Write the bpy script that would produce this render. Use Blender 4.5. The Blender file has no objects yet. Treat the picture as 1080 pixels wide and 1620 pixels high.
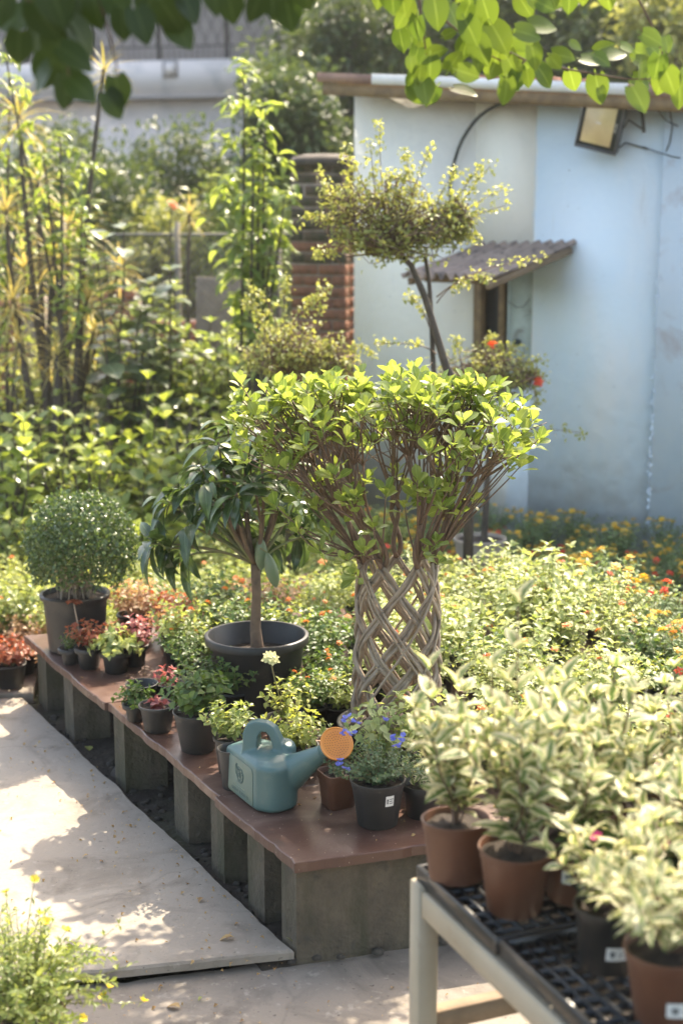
import bpy, math, random
import numpy as np
from mathutils import Vector, Matrix

# ------------------------------------------------------------------ camera, light, exposure
scene = bpy.context.scene
C = scene.collection
rad = math.radians
F_PX, HOR, EYE = 2400.0, 320.0, 2.2
PITCH = math.atan((810 - HOR) / F_PX)
cam_d = bpy.data.cameras.new('camera'); cam = bpy.data.objects.new('camera', cam_d); C.objects.link(cam)
cam.location = (0, 0, EYE); cam.rotation_euler = (math.pi / 2 - PITCH, 0, 0)
cam_d.sensor_fit = 'VERTICAL'; cam_d.sensor_height = 36.0; cam_d.lens = 36.0 * F_PX / 1620.0
cam_d.clip_start = 0.05; cam_d.clip_end = 800
cam_d.dof.use_dof = True; cam_d.dof.focus_distance = 5.0; cam_d.dof.aperture_fstop = 2.2
scene.camera = cam
scene.render.resolution_x = 682; scene.render.resolution_y = 1024
SUN_EL, SUN_AZ = rad(50), rad(24)          # azimuth: to the right of straight ahead (+Y)
w = bpy.data.worlds.new('World'); scene.world = w; w.use_nodes = True
nt = w.node_tree; bg = nt.nodes['Background']
sky = nt.nodes.new('ShaderNodeTexSky'); sky.sky_type = 'NISHITA'; sky.sun_disc = False
sky.sun_elevation = SUN_EL; sky.sun_rotation = SUN_AZ; sky.air_density = 1.0; sky.dust_density = 3.0; sky.ozone_density = 1.0
nt.links.new(sky.outputs[0], bg.inputs[0]); bg.inputs[1].default_value = 0.15
sun_d = bpy.data.lights.new('sun', 'SUN'); sun = bpy.data.objects.new('sun', sun_d); C.objects.link(sun)
sun_d.energy = 2.75; sun_d.angle = rad(0.6); sun_d.color = (1.0, 0.95, 0.86)
sd = Vector((math.sin(SUN_AZ) * math.cos(SUN_EL), math.cos(SUN_AZ) * math.cos(SUN_EL), math.sin(SUN_EL)))
sun.rotation_euler = sd.to_track_quat('Z', 'Y').to_euler()
scene.view_settings.view_transform = 'Standard'; scene.view_settings.look = 'None'
scene.view_settings.exposure = 2.1; scene.view_settings.gamma = 1.0
try:
    scene.view_settings.use_white_balance = True; scene.view_settings.white_balance_temperature = 7600; scene.view_settings.white_balance_tint = 10
except Exception: pass

rnd = random.Random(7)
rng = np.random.default_rng(11)

# ------------------------------------------------------------------ measuring: a pixel of the photograph to a place on a level plane / at a distance
def G(px, py, z=0.0):
    a = PITCH + math.atan((py - 810) / F_PX)
    y = (EYE - z) / math.tan(a)
    zc = y * math.cos(PITCH) + (EYE - z) * math.sin(PITCH)
    return Vector(((px - 540) * zc / F_PX, y, z))
def P(px, py, Y):
    a = PITCH + math.atan((py - 810) / F_PX)
    z = EYE - Y * math.tan(a)
    zc = Y * math.cos(PITCH) + (EYE - z) * math.sin(PITCH)
    return Vector(((px - 540) * zc / F_PX, Y, z))

# ------------------------------------------------------------------ mesh building
class MB:
    def __init__(s): s.V = []; s.Q = []; s.T = []; s.UV = []; s.mq = []; s.mt = []; s.n = 0
    def add(s, V, F, UV=None, mi=0):
        V = np.asarray(V, float).reshape(-1, 3); k = len(V)
        s.V.append(V); s.UV.append(np.asarray(UV, float) if UV is not None else np.full((k, 2), 0.5))
        q = [f for f in F if len(f) == 4]; t = [f for f in F if len(f) == 3]
        if q: q = np.asarray(q, int) + s.n; s.Q.append(q); s.mq.append(np.full(len(q), mi))
        if t: t = np.asarray(t, int) + s.n; s.T.append(t); s.mt.append(np.full(len(t), mi))
        s.n += k
    def box(s, c, size, R=None, mi=0):
        h = np.asarray(size, float) / 2
        V = np.array([[x, y, z] for x in (-1, 1) for y in (-1, 1) for z in (-1, 1)]) * h
        if R is not None: V = V @ np.asarray(R, float).T
        V = V + np.asarray(c, float)
        s.add(V, [(0, 1, 3, 2), (4, 6, 7, 5), (0, 4, 5, 1), (2, 3, 7, 6), (0, 2, 6, 4), (1, 5, 7, 3)], None, mi)
    def bevbox(s, c, size, b=0.004, R=None, mi=0):
        hx, hy, hz = [q / 2 for q in size]; V = []
        for z, i in ((-hz, b), (-hz + b, 0), (hz - b, 0), (hz, b)):
            for (x, y) in ((-1, -1), (1, -1), (1, 1), (-1, 1)):
                ax = hx - i; ay = hy - i
                if x * y > 0: V += [(x * ax, y * (ay - b), z), (x * (ax - b), y * ay, z)]
                else: V += [(x * (ax - b), y * ay, z), (x * ax, y * (ay - b), z)]
        V = np.array(V)
        F = []
        for r in range(3):
            for k in range(8):
                a = r * 8 + k; b2 = r * 8 + (k + 1) % 8
                F.append((a, b2, b2 + 8, a + 8))
        F += [(3, 2, 1, 0), (7, 6, 5, 4), (7, 4, 3, 0), (24, 25, 26, 27), (28, 29, 30, 31), (24, 27, 28, 31)]
        if R is not None: V = V @ np.asarray(R, float).T
        s.add(V + np.asarray(c, float), F, None, mi)
    def tube(s, path, radii, sides=6, cap=True, mi=0):
        p = np.asarray(path, float); n = len(p)
        r = np.full(n, radii) if np.isscalar(radii) else np.asarray(radii, float)
        t = np.gradient(p, axis=0); t /= np.maximum(np.linalg.norm(t, axis=1)[:, None], 1e-9)
        ref = np.array([0, 0, 1.0]) if abs(t[0][2]) < 0.9 else np.array([1.0, 0, 0])
        a = np.cross(t[0], ref); a /= np.linalg.norm(a); A = [a]
        for i in range(1, n):
            a = a - t[i] * np.dot(a, t[i]); a /= max(np.linalg.norm(a), 1e-9); A.append(a)
        A = np.array(A); B = np.cross(t, A)
        th = np.linspace(0, 2 * math.pi, sides, endpoint=False)
        V = p[:, None, :] + r[:, None, None] * (np.cos(th)[None, :, None] * A[:, None, :] + np.sin(th)[None, :, None] * B[:, None, :])
        V = V.reshape(-1, 3)
        UV = np.stack([np.tile(th / (2 * math.pi), n), np.repeat(np.linspace(0, 1, n), sides)], 1)
        F = []
        for i in range(n - 1):
            for k in range(sides):
                F.append((i * sides + k, i * sides + (k + 1) % sides, (i + 1) * sides + (k + 1) % sides, (i + 1) * sides + k))
        if cap:
            V = np.vstack([V, p[0], p[-1]]); UV = np.vstack([UV, [0, 0], [0, 1]])
            a0 = n * sides; b0 = a0 + 1
            for k in range(sides):
                F.append((a0, (k + 1) % sides, k)); F.append((b0, (n - 1) * sides + k, (n - 1) * sides + (k + 1) % sides))
        s.add(V, F, UV, mi)
    def lathe(s, prof, segs=28, c=(0, 0, 0), mi=0, sq=None, wob=0.0):
        th = np.linspace(0, 2 * math.pi, segs, endpoint=False)
        V = []
        for (r, z) in prof:
            if sq:                     # rounded-square section
                k = 1 / (np.abs(np.cos(th)) ** sq + np.abs(np.sin(th)) ** sq) ** (1 / sq)
            else: k = 1 + wob * np.sin(th * 2 + 1) + wob * .6 * np.sin(th * 3)
            V.append(np.stack([r * k * np.cos(th), r * k * np.sin(th), np.full(segs, z)], 1))
        V = np.vstack(V) + np.asarray(c, float); n = len(prof); F = []
        for i in range(n - 1):
            for k in range(segs):
                F.append((i * segs + k, i * segs + (k + 1) % segs, (i + 1) * segs + (k + 1) % segs, (i + 1) * segs + k))
        s.add(V, F, None, mi)
    def inst(s, tm, M, mi=0):          # tm = (V, F, UV); M = (R n,3,3 ; T n,3)
        V, F, UV = tm; R, T = M; n = len(T)
        if n == 0: return
        VV = np.einsum('nij,vj->nvi', R, V) + T[:, None, :]; k = len(V)
        F = np.asarray(F, int)
        FF = (F[None, :, :] + (np.arange(n) * k)[:, None, None]).reshape(-1, F.shape[1]) + s.n
        s.V.append(VV.reshape(-1, 3)); s.UV.append(np.tile(UV, (n, 1)))
        if F.shape[1] == 4: s.Q.append(FF); s.mq.append(np.full(len(FF), mi))
        else: s.T.append(FF); s.mt.append(np.full(len(FF), mi))
        s.n += n * k
    def mesh(s, name, mats, smooth=True):
        me = bpy.data.meshes.new(name)
        V = np.vstack(s.V); UV = np.vstack(s.UV)
        Q = np.vstack(s.Q) if s.Q else np.zeros((0, 4), int); T = np.vstack(s.T) if s.T else np.zeros((0, 3), int)
        me.vertices.add(len(V)); me.vertices.foreach_set('co', V.ravel())
        li = np.concatenate([Q.ravel(), T.ravel()])
        me.loops.add(len(li)); me.loops.foreach_set('vertex_index', li.astype(np.int32))
        nf = len(Q) + len(T); me.polygons.add(nf)
        ls = np.concatenate([np.arange(len(Q)) * 4, len(Q) * 4 + np.arange(len(T)) * 3])
        me.polygons.foreach_set('loop_start', ls.astype(np.int32))
        mi = np.concatenate((s.mq or [np.zeros(0)]) + (s.mt or [np.zeros(0)]))
        me.update(calc_edges=True)
        me.polygons.foreach_set('material_index', mi.astype(np.int32))
        if smooth: me.polygons.foreach_set('use_smooth', np.ones(nf, bool))
        uvl = me.uv_layers.new(name='UVMap'); uvl.data.foreach_set('uv', UV[li].ravel())
        if not isinstance(mats, (list, tuple)): mats = [mats]
        for m in mats: me.materials.append(m)
        me.validate(); return me
    def obj(s, name, mats, parent=None, smooth=True, loc=None):
        return link(name, s.mesh(name, mats, smooth), parent, loc)

def link(name, me, parent=None, loc=None):
    o = bpy.data.objects.new(name, me); C.objects.link(o)
    if parent is not None: o.parent = parent
    if loc is not None: o.location = loc
    return o
def tag(o, label=None, cat=None, group=None, kind=None):
    if label: o['label'] = label
    if cat: o['category'] = cat
    if group: o['group'] = group
    if kind: o['kind'] = kind
    return o
def thing(name, label, cat, loc=(0, 0, 0), rz=0, group=None):
    o = bpy.data.objects.new(name, None); C.objects.link(o)
    o.location = loc; o.rotation_euler = (0, 0, rz); o.empty_display_size = .1
    return tag(o, label, cat, group)
def dup(root, loc, rz=0, sc=1.0, label=None, group=None, tilt=0):
    def cp(o, par):
        c = o.copy(); C.objects.link(c); c.parent = par
        for ch in kids.get(o.name, []): cp(ch, c)
        return c
    kids = {}
    def walk(o):
        kids[o.name] = list(o.children)
        for ch in kids[o.name]: walk(ch)
    walk(root)
    r = cp(root, None); r.location = loc; r.rotation_euler = (tilt, 0, rz); r.scale = (sc, sc, sc)
    if label: r['label'] = label
    if group: r['group'] = group
    return r
def seg_smooth(o, ang=40):
    try: o.data.set_sharp_from_angle(angle=rad(ang))
    except Exception: pass
    return o

# ------------------------------------------------------------------ materials
def new_mat(name):
    m = bpy.data.materials.new(name); m.use_nodes = True; t = m.node_tree
    return m, t, t.nodes, t.links, t.nodes['Principled BSDF']
def rgb(c): return (c[0], c[1], c[2], 1)
def noise_mix(N, L, c1, c2, scale, lo=.4, hi=.6, detail=6, vec=None, rough=.6, coord='Object', dist=0.0):
    tc = N.new('ShaderNodeTexCoord'); n = N.new('ShaderNodeTexNoise'); n.inputs['Scale'].default_value = scale
    n.inputs['Detail'].default_value = detail; n.inputs['Roughness'].default_value = rough; n.inputs['Distortion'].default_value = dist
    if isinstance(vec, tuple):
        mp = N.new('ShaderNodeMapping'); mp.inputs['Scale'].default_value = vec; L.new(tc.outputs[coord], mp.inputs[0]); L.new(mp.outputs[0], n.inputs['Vector'])
    else: L.new(tc.outputs[coord], n.inputs['Vector'])
    r = N.new('ShaderNodeValToRGB'); r.color_ramp.elements[0].position = lo; r.color_ramp.elements[1].position = hi
    L.new(n.outputs['Fac'], r.inputs[0])
    mx = N.new('ShaderNodeMix'); mx.data_type = 'RGBA'; L.new(r.outputs[0], mx.inputs[0])
    for s, c in ((6, c1), (7, c2)):
        if isinstance(c, tuple): mx.inputs[s].default_value = rgb(c)
        else: L.new(c, mx.inputs[s])
    return mx.outputs[2], n.outputs['Fac'], r.outputs[0]
def bump(N, L, b, h, st=.3, d=.01):
    bp = N.new('ShaderNodeBump'); bp.inputs['Strength'].default_value = st; bp.inputs['Distance'].default_value = d
    L.new(h, bp.inputs['Height']); L.new(bp.outputs[0], b.inputs['Normal']); return bp
def solid(name, c1, c2=None, rough=.6, scale=8, lo=.35, hi=.65, bst=.15, bd=.004, metallic=0, bscale=None, spec=None, dirt=None):
    m, t, N, L, b = new_mat(name)
    c2 = c2 or tuple(x * .75 for x in c1)
    col, fac, r = noise_mix(N, L, c1, c2, scale, lo, hi)
    if dirt: col, _, _ = noise_mix(N, L, col, dirt[0], dirt[1], dirt[2], dirt[3], dist=.5)
    L.new(col, b.inputs['Base Color']); b.inputs['Roughness'].default_value = rough; b.inputs['Metallic'].default_value = metallic
    if spec is not None: b.inputs['Specular IOR Level'].default_value = spec
    n2 = N.new('ShaderNodeTexNoise'); n2.inputs['Scale'].default_value = bscale or scale * 8; n2.inputs['Detail'].default_value = 5
    tc = N.new('ShaderNodeTexCoord'); L.new(tc.outputs['Object'], n2.inputs['Vector'])
    if bst: bump(N, L, b, n2.outputs['Fac'], bst, bd)
    return m
def leafmat(name, c_dark, c_light, trans=.42, rough=.42, margin=None, mlo=.45, mhi=.75, rib=.25, sat=1.0, spec=.4, tcol=None, blotch=None):
    m, t, N, L, b = new_mat(name); out = N['Material Output']
    oi = N.new('ShaderNodeObjectInfo'); ge = N.new('ShaderNodeNewGeometry')
    ad = N.new('ShaderNodeMath'); ad.operation = 'ADD'; L.new(oi.outputs['Random'], ad.inputs[0]); L.new(ge.outputs['Random Per Island'], ad.inputs[1])
    fr = N.new('ShaderNodeMath'); fr.operation = 'FRACT'; L.new(ad.outputs[0], fr.inputs[0])
    mx = N.new('ShaderNodeMix'); mx.data_type = 'RGBA'; L.new(fr.outputs[0], mx.inputs[0])
    mx.inputs[6].default_value = rgb(c_dark); mx.inputs[7].default_value = rgb(c_light); col = mx.outputs[2]
    uv = N.new('ShaderNodeUVMap'); uv.uv_map = 'UVMap'; sp = N.new('ShaderNodeSeparateXYZ'); L.new(uv.outputs[0], sp.inputs[0])
    su = N.new('ShaderNodeMath'); su.operation = 'SUBTRACT'; L.new(sp.outputs[0], su.inputs[0]); su.inputs[1].default_value = .5
    ab = N.new('ShaderNodeMath'); ab.operation = 'ABSOLUTE'; L.new(su.outputs[0], ab.inputs[0])
    if margin:
        nz = N.new('ShaderNodeTexNoise'); nz.inputs['Scale'].default_value = 5; nz.inputs['Detail'].default_value = 3
        cm = N.new('ShaderNodeVectorMath'); cm.operation = 'ADD'; L.new(uv.outputs[0], cm.inputs[0])
        cb = N.new('ShaderNodeCombineXYZ'); L.new(fr.outputs[0], cb.inputs[2]); 
        sc = N.new('ShaderNodeVectorMath'); sc.operation = 'SCALE'; sc.inputs[3].default_value = 30; L.new(cb.outputs[0], sc.inputs[0])
        L.new(sc.outputs[0], cm.inputs[1]); L.new(cm.outputs[0], nz.inputs['Vector'])
        a2 = N.new('ShaderNodeMath'); a2.operation = 'MULTIPLY_ADD'; L.new(nz.outputs['Fac'], a2.inputs[0]); a2.inputs[1].default_value = .45; L.new(ab.outputs[0], a2.inputs[2])
        mr = N.new('ShaderNodeMapRange'); mr.inputs[1].default_value = mlo; mr.inputs[2].default_value = mhi; L.new(a2.outputs[0], mr.inputs[0])
        m2 = N.new('ShaderNodeMix'); m2.data_type = 'RGBA'; L.new(mr.outputs[0], m2.inputs[0]); L.new(col, m2.inputs[6]); m2.inputs[7].default_value = rgb(margin); col = m2.outputs[2]
    if rib:
        # midrib and side veins
        wv = N.new('ShaderNodeMath'); wv.operation = 'MULTIPLY_ADD'; L.new(ab.outputs[0], wv.inputs[0]); wv.inputs[1].default_value = -.9; L.new(sp.outputs[1], wv.inputs[2])
        ws = N.new('ShaderNodeMath'); ws.operation = 'MULTIPLY'; L.new(wv.outputs[0], ws.inputs[0]); ws.inputs[1].default_value = 9.0
        wf = N.new('ShaderNodeMath'); wf.operation = 'FRACT'; L.new(ws.outputs[0], wf.inputs[0])
        wl = N.new('ShaderNodeMath'); wl.operation = 'LESS_THAN'; L.new(wf.outputs[0], wl.inputs[0]); wl.inputs[1].default_value = .13
        ml = N.new('ShaderNodeMath'); ml.operation = 'LESS_THAN'; L.new(ab.outputs[0], ml.inputs[0]); ml.inputs[1].default_value = .035
        hf = N.new('ShaderNodeMath'); hf.operation = 'MULTIPLY'; L.new(wl.outputs[0], hf.inputs[0]); hf.inputs[1].default_value = .35
        mm = N.new('ShaderNodeMath'); mm.operation = 'MAXIMUM'; L.new(ml.outputs[0], mm.inputs[0]); L.new(hf.outputs[0], mm.inputs[1])
        mf = N.new('ShaderNodeMath'); mf.operation = 'MULTIPLY'; L.new(mm.outputs[0], mf.inputs[0]); mf.inputs[1].default_value = rib
        m3 = N.new('ShaderNodeMix'); m3.data_type = 'RGBA'; L.new(mf.outputs[0], m3.inputs[0]); L.new(col, m3.inputs[6])
        m3.inputs[7].default_value = rgb(tuple(min(1, x * 2.2 + .08) for x in c_light)); col = m3.outputs[2]
    L.new(col, b.inputs['Base Color']); b.inputs['Roughness'].default_value = rough; b.inputs['Specular IOR Level'].default_value = spec
    tr = N.new('ShaderNodeBsdfTranslucent')
    hs = N.new('ShaderNodeMix'); hs.data_type = 'RGBA'; hs.blend_type = 'MULTIPLY'; hs.inputs[0].default_value = 1.0; L.new(col, hs.inputs[6]); hs.inputs[7].default_value = rgb(tcol or (1.65, 1.5, .85))
    L.new(hs.outputs[2], tr.inputs[0])
    ms = N.new('ShaderNodeMixShader'); ms.inputs[0].default_value = trans; L.new(b.outputs[0], ms.inputs[1]); L.new(tr.outputs[0], ms.inputs[2])
    L.new(ms.outputs[0], out.inputs[0]); return m

M = {}
M['leaf_ficus'] = leafmat('ficus_leaf', (.13, .2, .045), (.27, .34, .1), trans=.52, rough=.28, spec=.5)
M['leaf_mango'] = leafmat('mango_leaf', (.04, .075, .03), (.075, .125, .04), trans=.3, rough=.27, spec=.6)
M['leaf_tiny'] = leafmat('topiary_leaf', (.045, .09, .03), (.13, .19, .075), trans=.35, rough=.3, rib=0, spec=.55)
M['leaf_varieg'] = leafmat('variegated_leaf', (.09, .16, .05), (.24, .31, .11), margin=(.7, .66, .46), mlo=.38, mhi=.52, trans=.42, rough=.42, rib=.1, tcol=(1.2, 1.15, .85))
M['leaf_lantana_pale'] = leafmat('pale_bedding_leaf', (.2, .27, .09), (.52, .55, .28), trans=.42, rough=.45, rib=0, tcol=(1.4, 1.35, .7))
M['leaf_lantana_dark'] = leafmat('green_bedding_leaf', (.05, .11, .03), (.13, .2, .055), trans=.4, rough=.42, rib=.1)
M['leaf_yellowgreen'] = leafmat('yellow_green_leaf', (.24, .29, .07), (.46, .48, .17), trans=.45, rough=.45, rib=0, tcol=(1.4, 1.35, .7))
M['leaf_red'] = leafmat('russet_leaf', (.2, .05, .03), (.38, .15, .07), trans=.45, rough=.42, rib=.1, tcol=(1.6, 1.0, .7))
M['leaf_tan'] = leafmat('tan_pink_leaf', (.32, .17, .1), (.5, .36, .2), trans=.45, rough=.45, rib=.1, tcol=(1.4, 1.1, .8))
M['leaf_pink'] = leafmat('dusky_pink_leaf', (.28, .09, .09), (.42, .17, .16), trans=.4, rough=.45, rib=.2, tcol=(1.4, 1.0, .9))
M['leaf_grey'] = leafmat('blue_green_leaf', (.06, .11, .05), (.13, .19, .1), trans=.35, rough=.5, rib=0)
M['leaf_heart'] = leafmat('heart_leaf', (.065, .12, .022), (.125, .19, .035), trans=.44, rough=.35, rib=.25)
M['leaf_heart_shaded'] = leafmat('shaded_heart_leaf', (.03, .058, .018), (.05, .085, .024), trans=.32, rough=.45, rib=.2)  # heart leaf darkened and made less translucent: shade put into the colour
M['leaf_sage'] = leafmat('marigold_leaf', (.13, .2, .09), (.24, .33, .15), trans=.42, rough=.5, rib=0)
M['leaf_garden'] = leafmat('garden_leaf', (.11, .17, .045), (.33, .38, .14), trans=.48, rough=.35, rib=.15, spec=.5)
M['leaf_bigdark'] = leafmat('large_grey_green_leaf', (.08, .12, .065), (.18, .23, .13), trans=.38, rough=.25, rib=.3, spec=.6)
M['leaf_fiddle'] = leafmat('broad_leaf', (.12, .19, .04), (.33, .4, .09), trans=.5, rough=.3, rib=.3, spec=.5)
M['leaf_straw'] = leafmat('strap_leaf', (.3, .29, .1), (.52, .46, .2), trans=.45, rough=.45, rib=0, tcol=(1.4, 1.2, .7))
M['leaf_plume'] = leafmat('drooping_leaf', (.14, .21, .05), (.3, .38, .12), trans=.5, rough=.35, rib=.2)
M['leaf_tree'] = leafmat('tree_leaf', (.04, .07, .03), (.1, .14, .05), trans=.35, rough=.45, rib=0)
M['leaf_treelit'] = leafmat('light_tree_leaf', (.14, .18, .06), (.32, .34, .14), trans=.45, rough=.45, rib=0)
M['leaf_bonsai'] = leafmat('small_yellow_leaf', (.26, .3, .09), (.46, .48, .19), trans=.45, rough=.45, rib=0, tcol=(1.35, 1.25, .7))
M['leaf_dry'] = leafmat('dry_leaf', (.32, .19, .08), (.5, .36, .16), trans=.3, rough=.6, rib=.3, tcol=(1.3, 1.0, .7))
M['orange'] = leafmat('orange_petal', (.7, .14, .03), (.85, .3, .06), trans=.3, rib=0, rough=.5, tcol=(1.1, 1, .9))
M['red'] = leafmat('red_petal', (.7, .05, .03), (.85, .12, .04), trans=.3, rib=0, rough=.5, tcol=(1.1, 1, .9))
M['yellow'] = leafmat('yellow_petal', (.8, .45, .04), (.9, .62, .1), trans=.3, rib=0, rough=.5, tcol=(1.1, 1, .8))
M['lemon'] = leafmat('lemon_petal', (.85, .68, .06), (.9, .78, .15), trans=.3, rib=0, rough=.5, tcol=(1.1, 1, .8))
M['blue'] = leafmat('blue_petal', (.16, .2, .6), (.3, .32, .75), trans=.3, rib=0, rough=.5, tcol=(1, 1, 1.1))
M['magenta'] = leafmat('magenta_petal', (.7, .05, .25), (.8, .1, .35), trans=.3, rib=0, rough=.5, tcol=(1.1, 1, 1))
M['cream'] = leafmat('cream_petal', (.6, .6, .3), (.75, .72, .4), trans=.3, rib=0, rough=.5, tcol=(1.1, 1, .8))
M['mango_fruit'] = solid('green_fruit_skin', (.13, .19, .1), (.16, .2, .13), rough=.4, scale=20, bst=.05)
M['bark'] = solid('brown_bark', (.2, .13, .085), (.12, .08, .055), rough=.75, scale=25, bst=.6, bd=.004, bscale=90)
M['twig'] = solid('reddish_twig', (.2, .12, .08), (.12, .075, .05), rough=.7, scale=30, bst=.2)
M['strand'] = solid('pale_smooth_bark', (.4, .31, .23), (.24, .18, .13), rough=.65, scale=14, bst=.5, bd=.003, bscale=70, dirt=((.1, .08, .06), 22, .58, .68))
M['trunk_dark'] = solid('dark_bark', (.09, .07, .055), (.05, .04, .03), rough=.8, scale=20, bst=.6)
M['greenstem'] = solid('green_stem', (.16, .2, .07), (.2, .15, .08), rough=.6, scale=20, bst=0)
M['black_plastic'] = solid('black_plastic', (.014, .0145, .015), (.024, .022, .02), rough=.45, scale=6, lo=.4, hi=.75, bst=.08, dirt=((.06, .052, .042), 9, .55, .8))
M['grey_plastic'] = solid('grey_plastic', (.026, .027, .028), (.042, .039, .035), rough=.5, scale=6, bst=.08, dirt=((.085, .075, .06), 9, .55, .8))
M['tray_plastic'] = solid('tray_plastic', (.016, .016, .017), (.03, .028, .026), rough=.3, scale=8, bst=.05)
M['terracotta'] = solid('terracotta_plastic', (.125, .05, .027), (.1, .04, .023), rough=.5, scale=7, bst=.08, dirt=((.18, .1, .065), 12, .58, .8))
M['pale_terracotta'] = solid('pale_terracotta', (.48, .27, .2), (.38, .2, .14), rough=.55, scale=7, bst=.1)
M['brown_pot'] = solid('brown_fabric', (.15, .105, .075), (.1, .07, .05), rough=.8, scale=12, bst=.3)
M['beige_pot'] = solid('beige_cement', (.4, .33, .26), (.3, .25, .2), rough=.8, scale=9, bst=.3)
M['soil'] = solid('potting_soil', (.025, .018, .013), (.05, .035, .025), rough=.95, scale=60, bst=1.0, bd=.01, bscale=120)
M['white_label'] = solid('white_sticker', (.75, .74, .7), (.68, .67, .62), rough=.4, scale=20, bst=0)
M['print'] = solid('grey_print', (.12, .12, .12), rough=.6, bst=0)
M['can'] = solid('teal_plastic', (.06, .128, .125), (.078, .145, .138), rough=.42, scale=6, bst=.12, bd=.001, bscale=260, dirt=((.13, .18, .155), 14, .6, .85))
M['can_label'] = solid('faded_teal_label', (.09, .155, .14), (.11, .155, .115), rough=.45, scale=9, bst=.08, bd=.001, bscale=200)
M['can_print'] = solid('dark_teal_print', (.05, .1, .09), (.07, .12, .11), rough=.6, scale=40, bst=0)
M['can_gold'] = solid('yellowed_print', (.3, .32, .19), (.2, .3, .24), rough=.5, scale=60, bst=0)
M['rose'] = solid('orange_plastic', (.66, .25, .04), (.6, .21, .04), rough=.4, scale=8, bst=.05)
M['beam'] = solid('cream_painted_steel', (.38, .33, .25), (.32, .275, .2), rough=.5, scale=5, bst=.12, dirt=((.27, .2, .13), 10, .62, .72))
M['timber'] = solid('weathered_timber', (.26, .18, .11), (.18, .12, .07), rough=.75, scale=10, bst=.4)
M['brick'] = solid('old_brick', (.3, .13, .08), (.22, .1, .065), rough=.9, scale=14, bst=.6, dirt=((.1, .075, .05), 5, .55, .7))
M['brick_moss'] = solid('mossy_brick', (.15, .09, .065), (.09, .07, .05), rough=.95, scale=9, bst=.6, dirt=((.06, .06, .035), 6, .48, .62))
M['mortar'] = solid('mortar', (.3, .24, .19), (.22, .17, .13), rough=.95, scale=20, bst=.6)
M['gravel'] = solid('dark_gravel', (.04, .034, .028), (.07, .062, .05), rough=.9, scale=8, bst=.5)
M['darkwood'] = solid('brown_wood', (.27, .18, .09), (.17, .11, .06), rough=.75, scale=14, bst=.4)
M['hose'] = solid('black_hose', (.02, .03, .028), rough=.35, bst=0)
M['housing'] = solid('dark_grey_metal', (.07, .072, .075), (.1, .1, .1), rough=.45, scale=12, bst=.05, metallic=.3)
M['reflector'] = solid('silver_reflector', (.75, .7, .58), (.6, .55, .42), rough=.28, scale=5, bst=0, metallic=.9)
M['white_paint'] = solid('white_paint', (.78, .77, .74), (.68, .66, .62), rough=.5, scale=8, bst=.1)
M['rust'] = solid('rusty_sheet', (.34, .2, .14), (.22, .13, .1), rough=.8, scale=9, bst=.2)
M['asbestos'] = solid('corrugated_cement', (.4, .3, .24), (.27, .2, .165), rough=.85, scale=5, bst=.4, dirt=((.1, .085, .075), 14, .52, .7))
M['redwall'] = solid('red_clay_wall', (.42, .14, .08), (.3, .1, .06), rough=.9, scale=4, bst=.4)
M['wire'] = solid('galvanised_wire', (.2, .19, .17), rough=.6, bst=0, metallic=.4)
M['post'] = solid('fence_post', (.25, .22, .18), (.17, .14, .11), rough=.8, scale=9, bst=.3)
M['far_white'] = solid('off_white_wall', (.85, .77, .73), (.78, .7, .67), rough=.8, scale=.9, bst=.1, dirt=((.55, .52, .51), 2, .5, .75))
M['far_grey'] = solid('grey_screen', (.42, .385, .375), (.36, .33, .325), rough=.8, scale=1.5, bst=.1)
M['far_dark'] = solid('dark_railing', (.07, .07, .075), rough=.7, bst=0)
M['door'] = solid('grey_green_door', (.42, .5, .48), (.3, .36, .34), rough=.7, scale=6, bst=.25, dirt=((.15, .14, .12), 10, .6, .75))

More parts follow.
